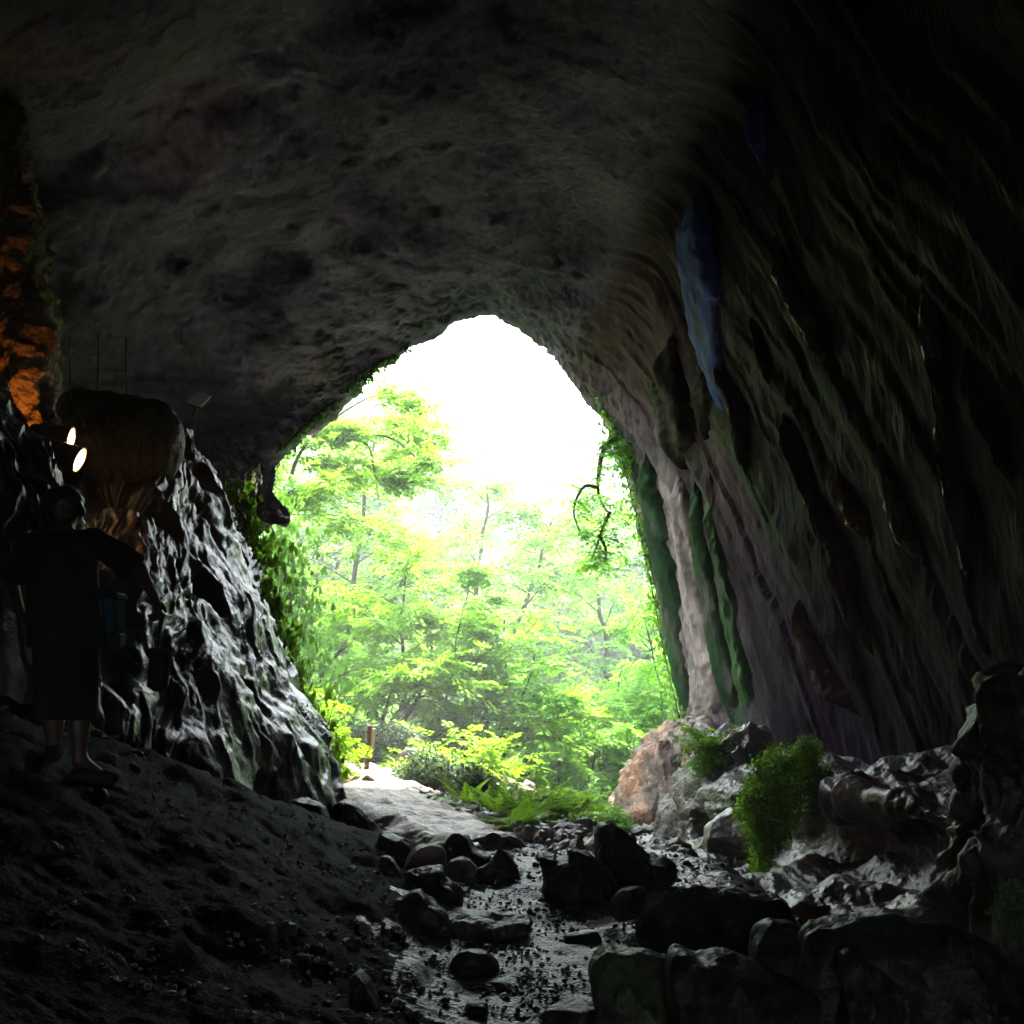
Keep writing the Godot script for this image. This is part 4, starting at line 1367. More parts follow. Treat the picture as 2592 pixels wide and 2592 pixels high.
	tree("woodland_tree", "leafy tree close behind the left edge of the mouth", [[ground_at(-5.6, -23), Vector3(-5.5, 2.0, -23), Vector3(-5.0, 4.0, -23), Vector3(-4.6, 5.4, -23)], [ground_at(-5.6, -23), Vector3(-5.0, 1.6, -22.6), Vector3(-4.0, 3.2, -22.6)]], 0.09, 1.9, 682, "bright", "trees at the edge of the mouth", 0.2, 1.0)
	tree("woodland_tree", "cluster of thin pale trunks standing high behind the left edge foliage", [[ground_at(-6.2, -36), Vector3(-6.0, 3.5, -36), Vector3(-5.4, 7.0, -36)], [ground_at(-5.9, -36), Vector3(-5.5, 3.5, -36), Vector3(-4.8, 7.5, -36)], [ground_at(-6.4, -36), Vector3(-6.6, 3.5, -36), Vector3(-6.2, 7.8, -36)], [ground_at(-5.6, -36), Vector3(-5.0, 3.5, -36), Vector3(-4.0, 6.4, -36)]], 0.10, 2.2, 558, "cool", "trees behind the grove", 0.55, 1.3)
	far_tree(-9.5, -50, 9.0, 4.2, "bright", "pale tree high on the hillside behind the overhanging limb", 672)
	far_tree(-3.0, -52, 8.0, 4.0, "fresh", "whitish tree on the hillside directly above the centre of the grove", 672)
	far_tree(3.5, -50, 7.5, 3.8, "cool", "bluish green tree on the hillside right of the grove's highest crown", 672)
	far_tree(9.0, -52, 9.0, 4.4, "cool", "bluish tree on the hillside just left of the right cliff edge", 672)
	far_tree(-6.5, -44, 7.0, 3.4, "fresh", "light green tree on the slope behind the thin pale trunks", 640)
	far_tree(0.5, -43, 5.5, 3.2, "bright", "yellow green tree on the lower slope above the middle stems", 640)
	far_tree(6.0, -42, 5.5, 3.4, "cool", "dull green tree on the lower slope behind the right end of the grove", 640)
	far_tree(-13.0, -62, 10.0, 5.0, "fresh", "faint tree near the hilltop at the far left", 672)
	far_tree(-7.0, -66, 9.0, 5.0, "fresh", "faint tree on the hilltop left of the open sky", 672)
	far_tree(0.0, -70, 8.0, 5.0, "cool", "faint tree on the hilltop under the middle of the sky", 672)
	far_tree(7.5, -66, 9.0, 5.0, "cool", "dark faint tree on the hilltop behind the hanging branch", 672)
	far_tree(14.5, -64, 10.0, 5.0, "cool", "faint tree on the hilltop touching the right cliff edge", 672)
	far_tree(10.5, -40, 6.0, 3.4, "cool", "shadowy tree on the lower slope beside the right cliff edge", 608)
	# sunlit undergrowth covering the slope behind the grove
	var where: Array[Transform3D] = []
	var tint: Array[Color] = []
	for k in 5200:
		var d := 25.0 + 40.0 * pow(rng.randf(), 1.3)
		var x := rnd(-0.3, 0.32) * d
		var p := ground_at(x, -d)
		var sc := rnd(0.8, 1.7) * (0.6 + d * 0.012)
		where.append(Transform3D(Basis.from_euler(Vector3(rnd(-0.4, 0.4), rnd(0, TAU), rnd(-0.4, 0.4))) * Basis.from_scale(Vector3(sc, sc, sc)), p + Vector3(0, 0.25 * sc + 0.5 * maxf(0.0, n3(soft, p * 0.4)), 0)))
		tint.append(leaf_tint("bright" if k % 2 else "fresh"))
	tag(many("undergrowth", clump_meshes[1], mats.young_leaf, where, tint), "bright green undergrowth covering the ground behind the slender trees", "undergrowth", "", "stuff")
	# bushes and ferns along the path
	bush("bush", on_ground(312, 790) + Vector3(0.0, 0, -0.3), Vector3(1.1, 1.5, 0.9), 190, "vivid", "bright leafy bush at the end of the wet rock face, left of the path", spray_meshes[1], 0.75)
	bush("bush", at(318, 790, 17.5) , Vector3(0.8, 1.0, 0.8), 120, "vivid", "low green bush leaning over the left edge of the path", spray_meshes[2], 0.7)
	bush("shrub", on_ground(352, 768) + Vector3(0, 0, -1.0), Vector3(1.0, 0.75, 0.8), 150, "blue", "grey green shrub left of the wooden post", clump_meshes[0], 0.5, "shrub", "", true)
	bush("shrub", on_ground(390, 772) + Vector3(0, 0, -0.8), Vector3(1.1, 0.75, 0.8), 170, "blue", "dark blue green shrub right of the wooden post", clump_meshes[1], 0.5, "shrub", "", true)
	bush("shrub", on_ground(428, 788), Vector3(1.1, 0.5, 0.6), 150, "blue", "greyish shrub along the right edge of the path", clump_meshes[2], 0.45, "shrub", "", true)
	bush("shrub", on_ground(478, 812) + Vector3(0, 0, -0.6), Vector3(0.8, 0.4, 0.6), 90, "blue", "dark shrub at the foot of the bent stems", clump_meshes[0], 0.5, "shrub", "", true)
	for f in [[412, 782, 0.6, "fern beside the grey crag, right of the path"], [468, 812, 0.7, "bright fern between the greyish shrub and the leaning stems"], [500, 822, 0.8, "fern under the dark stemmed tree"], [545, 826, 0.9, "wide fern above the streambed stones"], [520, 832, 0.7, "low fern hanging over the path's stony edge"]]:
		var foot := on_ground(f[0], f[1])
		fern(foot, f[2], 34, "vivid", f[3])
	bush("bush", on_ground(530, 826) + Vector3(0, 0, -0.3), Vector3(1.2, 0.4, 0.8), 110, "vivid", "broad leaved yellow green bush low in front of the grove", spray_meshes[0], 0.8)
	bush("bush", on_ground(566, 824) + Vector3(0, 0, -1.0), Vector3(1.3, 0.45, 0.9), 110, "vivid", "green bush right of the ferns, left of the clearing", spray_meshes[3], 0.8)
	bush("bush", at(600, 775, 26.0), Vector3(2.2, 2.0, 1.2), 240, "fresh", "light bush between the grove and the orange outcrop", spray_meshes[2], 0.9)
	bush("bush", on_ground(450, 800) + Vector3(0, 0, -4.0), Vector3(2.4, 0.7, 1.2), 180, "vivid", "undergrowth bush in the shade behind the bent stems", spray_meshes[1], 0.9)
	bush("bush", at(655, 730, 26.5), Vector3(1.4, 1.2, 0.8), 130, "fresh", "leafy bush on top of the orange stained outcrop", spray_meshes[0], 0.8)


func fern(foot: Vector3, size: float, fronds: int, kind: String, label: String, out := Vector3.ZERO, matte := false):
	var root := thing("fern", foot, label, "fern", "ferns")
	var where: Array[Transform3D] = []
	var tint: Array[Color] = []
	for k in fronds:
		var turn := TAU * k / fronds + rnd(-0.3, 0.3)
		var sc := size * rnd(0.7, 1.3) * 1.6
		where.append(Transform3D(Basis.from_euler(Vector3(0, turn, rnd(0.0, 0.8))) * Basis.from_scale(Vector3(sc, sc, sc)), Vector3(rnd(-0.1, 0.1), rnd(0, 0.1), rnd(-0.1, 0.1)) * size + out * rng.randf()))
		tint.append(leaf_tint(kind))
	many("fronds", frond_mesh, mats.young_leaf, where, tint, root)


# ---------------------------------------------------------------- climbers and wall plants

func in_poly(x: float, y: float, poly: Array) -> bool:
	var inside := false
	var j := poly.size() - 1
	for i in poly.size():
		var a: Array = poly[i]
		var b: Array = poly[j]
		if (a[1] > y) != (b[1] > y) and x < float(b[0] - a[0]) * (y - a[1]) / (b[1] - a[1]) + a[0]:
			inside = not inside
		j = i
	return inside

func climber(called: String, label: String, line: Array, wide: float, n: int, kind: String, size: float, category := "ivy", group := "climbing plants", hang := 0.0):
	# a stem along the rock and the leaves that hide it
	var pts := []
	for k in line:
		pts.append(at(k[0], k[1], k[2]))
	var foot: Vector3 = pts[pts.size() - 1]
	var root := thing(called, foot, label, category, group)
	var local := []
	for k in pts:
		local.append(k - foot)
	local = smooth_line(local, 8)
	var st := fresh()
	tube(st, local, 0.02, 0.01, 6, Color.WHITE)
	for k in 8:
		var a: Vector3 = local[rng.randi() % local.size()]
		var b := a + Vector3(rnd(-1, 1) * wide, rnd(-1.2, 0.2) * wide, rnd(0, 0.4) * wide)
		tube(st, [a, (a + b) * 0.5 + Vector3(0, 0.1 * wide, 0.05), b], 0.012, 0.004, 5, Color.WHITE)
	obj("stem", done(st), mats.bark, root)
	var where: Array[Transform3D] = []
	var tint: Array[Color] = []
	for k in n:
		var s := rng.randf() * (local.size() - 1)
		var a: Vector3 = local[int(s)]
		var w: float = wide * (0.6 + 0.6 * n3(soft, a * 1.3 + foot))
		var p := a + Vector3(rng.randfn(0, 0.5) * w, rng.randfn(0, 0.4) * w - hang * absf(rng.randfn(0, 1)), rng.randfn(0, 0.25) * w + 0.03)
		var sc := size * rnd(0.6, 1.35)
		where.append(Transform3D(Basis.from_euler(Vector3(rnd(0.4, 1.5), rnd(-0.9, 0.9), rnd(-2.2, -0.9))) * Basis.from_scale(Vector3(sc, sc, sc)), p))
		tint.append(leaf_tint(kind))
	many("leaves", ivy_leaf, mats.young_leaf, where, tint, root)

func cover(called: String, label: String, poly: Array, d: float, deep: float, n: int, mesh: ArrayMesh, size: float, kind: String, category: String, group := ""):
	# greenery rooted over a patch of rock
	var lo := Vector2(1e6, 1e6)
	var hi := Vector2(-1e6, -1e6)
	for k in poly:
		lo = lo.min(Vector2(k[0], k[1]))
		hi = hi.max(Vector2(k[0], k[1]))
	var foot := at((lo.x + hi.x) / 2, hi.y, d)
	var root := thing(called, foot, label, category, group)
	var where: Array[Transform3D] = []
	var tint: Array[Color] = []
	var st := fresh()
	while where.size() < n:
		var x := rnd(lo.x, hi.x)
		var y := rnd(lo.y, hi.y)
		if not in_poly(x + 6.0 * n3(soft, Vector3(x, y, 0) * 0.15), y + 5.0 * n3(soft, Vector3(x, y, 9) * 0.15), poly):
			continue
		var lump := n3(soft, Vector3(x, y, d) * 0.09)
		if n3(soft, Vector3(x, y, d + 20.0) * 0.16) < -0.3:
			continue
		var p := at(x, y, d - deep * (0.5 + 0.7 * lump) + rnd(-0.08, 0.08)) - foot
		var sc := size * rnd(0.6, 1.4)
		where.append(Transform3D(Basis.from_euler(Vector3(rnd(-0.7, 0.9), rnd(0, TAU), rnd(-0.7, 0.7))) * Basis.from_scale(Vector3(sc, sc, sc)), p))
		tint.append(leaf_tint(kind))
		if where.size() % 14 == 0:
			tube(st, [p + Vector3(0, 0.02, -deep * 0.6), p + Vector3(0, 0.06, -deep * 0.2), p], 0.008, 0.003, 4)
	obj("stems", done(st), mats.bark, root).set_meta("kind", "stuff")
	var part := where.size() * 2 / 3
	many("leaves", mesh, mats.young_leaf, where.slice(0, part), tint.slice(0, part), root)
	many("leaves", spray_meshes[where.size() % 4], mats.young_leaf, where.slice(part), tint.slice(part), root)

func build_ivy_and_ferns():
	climber("ivy", "dark ivy fringing the right edge of the wet rock face down to the path", [[214, 492, 14.9], [232, 520, 14.7], [246, 560, 14.6], [256, 605, 14.2], [266, 650, 13.8], [282, 700, 13.4], [298, 740, 12.9], [312, 772, 12.5]], 0.32, 700, "moss", 0.16)
	climber("creeper", "bright yellow green creeper hanging behind the dark ivy at the left of the mouth", [[228, 498, 15.6], [244, 520, 15.7], [256, 565, 15.7], [268, 615, 15.6], [281, 665, 15.4], [297, 720, 15.0], [318, 768, 14.4]], 0.42, 1500, "vivid", 0.24, "creeper")
	climber("creeper", "dense green creeper under the black overhang at the left of the mouth", [[268, 520, 20.6], [280, 550, 20.8], [290, 600, 21.0], [300, 650, 21.0], [316, 710, 21.0]], 0.95, 1300, "fresh", 0.26, "creeper")
	climber("creeper", "thin line of creeper along the upper left rim of the mouth", [[284, 447, 18.2], [306, 424, 18.6], [332, 402, 18.9], [356, 382, 19.1], [376, 366, 19.25], [396, 350, 19.5]], 0.16, 520, "fresh", 0.12, "creeper", "climbing plants", 0.07)
	climber("creeper", "small tuft of creeper against the sky near the top of the mouth", [[392, 352, 19.4], [400, 346, 19.5], [410, 341, 19.6]], 0.14, 130, "fresh", 0.12, "creeper", "climbing plants", 0.08)
	climber("ivy", "narrow ivy down the right edge of the mouth under the arch", [[592, 374, 21.6], [602, 400, 21.9], [614, 432, 22.3], [624, 467, 22.7], [634, 507, 23.2]], 0.26, 420, "vivid", 0.16)
	climber("ivy", "thin ivy on the lower right edge of the mouth, down to the outcrop", [[636, 512, 23.3], [646, 560, 23.7], [656, 610, 24.0], [666, 660, 24.2], [678, 712, 24.3], [688, 742, 24.2]], 0.24, 460, "vivid", 0.16)
	# the big-leaved sprigs that stand out against the rock
	sprig(Vector3(0, 0, 0), [[258, 468], [251, 473], [246, 478], [255, 479], [262, 481], [257, 489]], 17.6, "sprig of six large yellow green leaves in front of the black overhang")
	sprig(Vector3(0, 0, 0), [[200, 466], [205, 467], [203, 472], [211, 481], [213, 487]], 14.2, "sprig of small bright leaves on top of the wet rock face")
	# a dead-looking branch that hangs from the right wall
	var hung := [[[622, 425], [613, 440], [603, 452], [599, 470], [598, 490], [603, 505], [610, 515]], [[613, 440], [605, 445], [597, 452]], [[598, 488], [585, 486], [576, 500], [574, 515], [580, 532]], [[610, 512], [602, 530], [596, 548], [590, 562]], [[599, 535], [606, 550], [604, 562]]]
	var foot := at(622, 425, 22.2)
	var br := thing("hanging_branch", foot, "twisted dark branch hanging from the right wall across the bright sky", "branch")
	var st := fresh()
	var where: Array[Transform3D] = []
	var tint: Array[Color] = []
	for l in hung.size():
		var pts := []
		for k in hung[l]:
			pts.append(at(k[0], k[1], 22.2 - 0.3 * l + 0.01 * (k[1] - 425)) - foot)
		var f := smooth_line(pts, 5)
		tube(st, f, 0.085 if l == 0 else 0.04, 0.014, 7)
		for q in 46:
			var p: Vector3 = f[rng.randi() % f.size()] + Vector3(rng.randfn(0, 0.22), rng.randfn(-0.05, 0.2), rng.randfn(0, 0.22))
			var sc := rnd(0.5, 0.95)
			where.append(Transform3D(Basis.from_euler(Vector3(rnd(-0.4, 0.4), rnd(0, TAU), rnd(-0.5, 0.3))) * Basis.from_scale(Vector3(sc, sc, sc)), p))
			tint.append(leaf_tint("fresh"))
	obj("limb", done(st), mats.bark, br)
	many("leaves", spray_meshes[2], mats.young_leaf, where, tint, br)
	# greenery on the rocks at the right
	cover("hanging_fern", "bright maidenhair fern cascading over the dark rock bank in a hanging tail", [[746, 800], [752, 778], [762, 762], [776, 752], [800, 748], [806, 765], [800, 790], [790, 815], [782, 838], [772, 850], [768, 868], [760, 892], [756, 880], [760, 850], [756, 826]], 13.3, 0.45, 620, clump_meshes[0], 0.27, "vivid", "fern", "ferns")
	cover("hanging_fern", "yellow green leaf clusters at the left edge of the cascading maidenhair fern", [[744, 802], [750, 786], [760, 780], [772, 792], [774, 812], [768, 835], [764, 860], [759, 880], [757, 850], [752, 825]], 13.0, 0.4, 260, clump_meshes[1], 0.27, "vivid", "fern", "ferns")
	cover("moss_cushion", "dull green moss spreading right of the cascading fern under the hollow", [[798, 742], [812, 742], [830, 772], [842, 790], [850, 796], [838, 806], [818, 808], [800, 806], [792, 780]], 13.4, 0.35, 520, clump_meshes[2], 0.17, "moss", "moss")
	cover("ledge_plant", "yellow green leaves above the grass on the ledge beside the tall green streak", [[694, 728], [704, 734], [722, 738], [735, 752], [726, 758], [706, 760], [694, 748]], 17.0, 0.3, 110, spray_meshes[0], 0.5, "vivid", "plant")
	cover("grass_tuft", "soft green grass tuft on the ledge above the wider rock column", [[692, 764], [706, 758], [722, 760], [732, 768], [722, 774], [704, 774]], 16.8, 0.2, 170, clump_meshes[1], 0.28, "vivid", "grass")
	cover("grass_tuft", "small bright grass tuft on the wet rock step", [[735, 817], [742, 810], [752, 812], [754, 820], [744, 823]], 13.9, 0.15, 60, clump_meshes[0], 0.2, "vivid", "grass")
	cover("moss_cushion", "small moss tuft on the wall above the steep wet slope", [[950, 822], [956, 808], [966, 808], [966, 822], [956, 830]], 9.0, 0.12, 60, clump_meshes[2], 0.14, "moss", "moss")
	cover("hanging_fern", "dim fern hanging at the right edge beside the black rock rib", [[998, 915], [1008, 895], [1022, 885], [1030, 905], [1026, 935], [1012, 940], [1002, 930]], 7.5, 0.2, 140, clump_meshes[0], 0.16, "dark", "fern", "ferns")
	cover("grass_tuft", "green tuft under the pale outcrop, in the corner beside the tall slanting boulder", [[604, 822], [612, 816], [622, 822], [626, 834], [612, 832]], 19.0, 0.3, 60, clump_meshes[1], 0.5, "bright", "grass")

func sprig(_o: Vector3, spots: Array, d: float, label: String):
	var foot := at(spots[0][0], spots[0][1], d)
	var root := thing("leafy_sprig", foot, label, "sprig")
	var st := fresh()
	var pts := []
	for k in spots:
		pts.append(at(k[0], k[1], d) - foot + Vector3(0, 0.03, 0.02))
	tube(st, [Vector3(-0.05, 0.15, -0.3), pts[0]] + pts.slice(1), 0.008, 0.004, 5)
	obj("stalk", done(st), mats.bark, root)
	for k in pts.size():
		var o := obj("leaf", ivy_leaf, mats["leaf_lit"], root)
		var sc := rnd(0.26, 0.36) * d / 17.6
		o.transform = Transform3D(Basis.from_euler(Vector3(rnd(0.9, 1.3), rnd(-0.4, 0.4), rnd(-2.0, -1.2))) * Basis.from_scale(Vector3(sc, sc, sc)), pts[k])


# ---------------------------------------------------------------- floodlights

func lathe(profile: Array, sides: int) -> ArrayMesh:
	# profile of (distance along x, radius)
	var st := SurfaceTool.new()
	st.begin(Mesh.PRIMITIVE_TRIANGLES)
	for j in profile.size() - 1:
		var a: Vector2 = profile[j]
		var b: Vector2 = profile[j + 1]
		for i in sides:
			var t0 := TAU * i / sides
			var t1 := TAU * (i + 1) / sides
			var p := [Vector3(a.x, a.y * cos(t0), a.y * sin(t0)), Vector3(a.x, a.y * cos(t1), a.y * sin(t1)), Vector3(b.x, b.y * cos(t0), b.y * sin(t0)), Vector3(b.x, b.y * cos(t1), b.y * sin(t1))]
			st.set_smooth_group(0 if absf(b.y - a.y) < absf(b.x - a.x) * 1.2 else 1 + j)
			for k in [0, 2, 1, 1, 2, 3]:
				st.add_vertex(p[k])
	st.generate_normals()
	return st.commit()

func floodlight(where: Vector3, aim: Vector3, label: String, energy: float, arm: Vector3, cone := 40.0):
	var root := thing("floodlight", where, label, "floodlight", "floodlights on the left rock")
	var x := aim.normalized()
	var z := x.cross(Vector3.UP).normalized()
	root.basis = Basis(x, z.cross(x), z)
	obj("housing", lathe([Vector2(-0.34, 0.0), Vector2(-0.34, 0.055), Vector2(-0.32, 0.07), Vector2(-0.26, 0.078), Vector2(-0.255, 0.092), Vector2(-0.16, 0.102), Vector2(-0.155, 0.095), Vector2(-0.06, 0.108), Vector2(-0.01, 0.112), Vector2(0.0, 0.122), Vector2(0.026, 0.122), Vector2(0.028, 0.11), Vector2(0.004, 0.105)], 32), mats.lamp_lit_paint, root)
	obj("lens", lathe([Vector2(0.006, 0.106), Vector2(0.024, 0.09), Vector2(0.042, 0.055), Vector2(0.05, 0.0)], 32), mats.lamp_glass, root)
	var yoke := fresh()
	tube(yoke, [Vector3(-0.12, 0, 0.115), Vector3(-0.12, -0.11, 0.125), Vector3(-0.12, -0.155, 0.08), Vector3(-0.12, -0.16, 0.0), Vector3(-0.12, -0.155, -0.08), Vector3(-0.12, -0.11, -0.125), Vector3(-0.12, 0, -0.115)], 0.009, 0.009, 6)
	obj("yoke", done(yoke), mats.lamp_lit_paint, root)
	var a := root.basis.inverse() * arm
	var foot := fresh()
	tube(foot, [Vector3(-0.12, -0.16, 0), (Vector3(-0.12, -0.16, 0) + a) * 0.5 + Vector3(0, 0.0, 0.01), a], 0.013, 0.013, 6)
	obj("arm", done(foot), mats.lamp_lit_paint, root)
	var spot := SpotLight3D.new()
	spot.name = "lamp_light"
	spot.position = Vector3(0.06, 0, 0)
	spot.rotation = Vector3(0, -PI / 2, 0)
	spot.light_color = Color(1.0, 0.60, 0.22)
	spot.light_energy = energy
	spot.light_size = 0.08
	spot.spot_range = 20.0
	spot.spot_angle = cone
	spot.spot_attenuation = 2.0
	spot.spot_angle_attenuation = 0.8
	spot.shadow_enabled = true
	root.add_child(spot)

func build_lamps():
	plain_material("lamp_lit_paint", Color(0.3, 0.2, 0.17), 0.4, 0.5)  # lightened and reddened to carry the pink light on the housings
	var g := plain_material("lamp_glass", Color(0.8, 0.7, 0.5), 0.3)
	g.emission_enabled = true
	g.emission = Color(1.0, 0.80, 0.55)
	g.emission_energy_multiplier = LAMP_GLOW
	floodlight(at(68, 439, 10.5), Vector3(0.96, -0.2, -0.12), "upper of the two lit floodlights at the left rock", LAMP * 0.45, Vector3(-0.28, -0.22, -0.25))
	floodlight(at(77, 459, 10.3), Vector3(0.92, -0.38, -0.05), "lower of the two lit floodlights, above the person's head", LAMP * 0.45, Vector3(-0.30, -0.22, -0.2))
	floodlight(at(12, 474, 11.05), at(-6, 410, 11.75) - at(12, 474, 11.05), "floodlight behind the left rock buttress, shining up the ochre wall", LAMP * 1.1, Vector3(-0.1, -0.3, 0.0), 40.0)


# ---------------------------------------------------------------- fittings

func box_mesh(size: Vector3, bevel: float) -> ArrayMesh:
	var h := size * 0.5
	var st := SurfaceTool.new()
	st.begin(Mesh.PRIMITIVE_TRIANGLES)
	var ring := [Vector2(-h.x + bevel, -h.z), Vector2(h.x - bevel, -h.z), Vector2(h.x, -h.z + bevel), Vector2(h.x, h.z - bevel), Vector2(h.x - bevel, h.z), Vector2(-h.x + bevel, h.z), Vector2(-h.x, h.z - bevel), Vector2(-h.x, -h.z + bevel)]
	var levels := [[-h.y, 1.0 - bevel / minf(h.x, h.z)], [-h.y + bevel, 1.0], [h.y - bevel, 1.0], [h.y, 1.0 - bevel / minf(h.x, h.z)]]
	st.set_smooth_group(-1)
	for l in 3:
		for k in 8:
			var a: Vector2 = ring[k]
			var b: Vector2 = ring[(k + 1) % 8]
			var p0 := Vector3(a.x * levels[l][1], levels[l][0], a.y * levels[l][1])
			var p1 := Vector3(b.x * levels[l][1], levels[l][0], b.y * levels[l][1])
			var p2 := Vector3(a.x * levels[l + 1][1], levels[l + 1][0], a.y * levels[l + 1][1])
			var p3 := Vector3(b.x * levels[l + 1][1], levels[l + 1][0], b.y * levels[l + 1][1])
			for q in [p0, p2, p1, p1, p2, p3]:
				st.add_vertex(q)
	for l in [0, 3]:
		for k in range(1, 7):
			var tri := [ring[0], ring[k], ring[k + 1]]
			if l == 3:
				tri.reverse()
			for q in tri:
				st.add_vertex(Vector3(q.x * levels[l][1], levels[l][0], q.y * levels[l][1]))
	st.generate_normals()
	return st.commit()

func build_fittings():
	var wood := plain_material("weathered_wood", Color(0.16, 0.10, 0.07), 0.8, 0.3)
	wood.albedo_texture = noise_texture(256, 0.04, FastNoiseLite.TYPE_SIMPLEX_SMOOTH, 4, 21, 0.6, 1.0)
	wood.uv1_triplanar = true
	wood.uv1_scale = Vector3(9, 0.8, 9)
	plain_material("pale_wood", Color(0.42, 0.36, 0.26), 0.75, 0.3)
	plain_material("iron", Color(0.03, 0.03, 0.032), 0.5, 0.5, 0.6)
	plain_material("rope", Color(0.3, 0.28, 0.26), 0.8, 0.3)
	plain_material("panel_face", Color(0.85, 0.88, 0.80), 0.35, 0.5)
	# the leaning post beside the path
	var foot := on_ground(365, 781)
	var post := thing("wooden_post", foot - Vector3(0, 0.12, 0), "leaning brown wooden post beside the bend of the path", "post")
	post.rotation = Vector3(0, 0.3, -0.06)
	var shaft := obj("post", box_mesh(Vector3(0.075, 0.98, 0.075), 0.008), wood, post)
	shaft.position.y = 0.49
	var board := obj("marker_board", box_mesh(Vector3(0.05, 0.36, 0.03), 0.004), mats.pale_wood, post)
	board.position = Vector3(0.068, 0.76, 0.01)
	boulder([[356, 787], [362, 778], [368, 776], [376, 782], [381, 790], [366, 793]], 0.2, Color(0.16, 0.12, 0.1), 0.6, "brown stone wedged against the foot of the wooden post")
	# a second post far off in the clearing
	foot = ground_at(at(595, 800, 29.0).x, -29.0)
	var far_post := thing("wooden_post", foot - Vector3(0, 0.1, 0), "squat reddish brown post in the bright clearing beside the orange outcrop", "post")
	shaft = obj("post", box_mesh(Vector3(0.2, 0.95, 0.2), 0.02), wood, far_post)
	shaft.position.y = 0.47
	var cap := obj("post_cap", box_mesh(Vector3(0.24, 0.06, 0.24), 0.015), wood, far_post)
	cap.position.y = 0.98
	# rope barrier on the shoulder of rock
	var d := 11.7
	var base := at(98, 396, d)
	var rail := thing("rope_barrier", base, "thin dark rope barrier on the mossy rock shoulder at the left", "barrier")
	for p in [[70, 336, 398], [98, 334, 400], [126, 338, 402]]:
		var top := at(p[0], p[1], d) - base
		var low := at(p[0], p[2] + 8, d) - base
		var s := fresh()
		tube(s, [low, (top + low) * 0.5, top], 0.010, 0.009, 7)
		obj("post", done(s), mats.iron, rail)
	for r in [[[98, 336], [112, 351], [126, 354]], [[98, 354], [112, 367], [126, 371]], [[70, 347], [86, 355], [98, 351]], [[70, 368], [86, 372], [98, 368]]]:
		var pts := []
		for k in r:
			pts.append(at(k[0], k[1], d) - base)
		var s := fresh()
		tube(s, smooth_line(pts, 6), 0.006, 0.006, 5)
		obj("rope", done(s), mats.rope, rail)
	var gate := fresh()
	for l in [[[114, 372], [114, 390], [120, 393], [125, 390], [125, 373], [119, 371], [114, 372]], [[114, 376], [120, 379], [125, 376]], [[114, 386], [120, 388], [125, 386]]]:
		var pts := []
		for k in l:
			pts.append(at(k[0], k[1], d - 0.05) - base)
		tube(gate, pts, 0.008, 0.008, 5)
	obj("wire_frame", done(gate), mats.rope, rail)
	# the little information panel fixed to the vault
	var a := at(189.5, 402.6, 15.6)
	var b := at(196.0, 406.8, 15.5)
	var c := at(200.8, 391.4, 16.2)
	var e := at(207.4, 396.0, 16.15)
	var mid := (a + b + c + e) * 0.25
	var x := (c - a + e - b).normalized()
	var y := (a - b + c - e).normalized()
	var z := x.cross(y).normalized()
	y = z.cross(x)
	if z.z < 0.0:
		z = -z
		y = -y
	var sign_ := thing("information_panel", mid, "small pale tilted panel fixed to the left side of the vault", "sign")
	sign_.basis = Basis(x, y, z)
	var plate := obj("panel", box_mesh(Vector3((c - a).length(), (a - b).length() * 1.25, 0.018), 0.004), mats.panel_face, sign_)
	var rim := obj("backing", box_mesh(Vector3((c - a).length() + 0.02, (a - b).length() * 1.25 + 0.02, 0.014), 0.004), mats.iron, sign_)
	rim.position.z = -0.016
	plate.position.z = 0.0
	var s := fresh()
	tube(s, [Vector3(0, 0, -0.02), Vector3(0.0, 0.0, -0.1), Vector3(0.0, 0.02, -0.28)], 0.014, 0.014, 6)
	obj("stalk", done(s), mats.iron, sign_)


# ---------------------------------------------------------------- the visitor

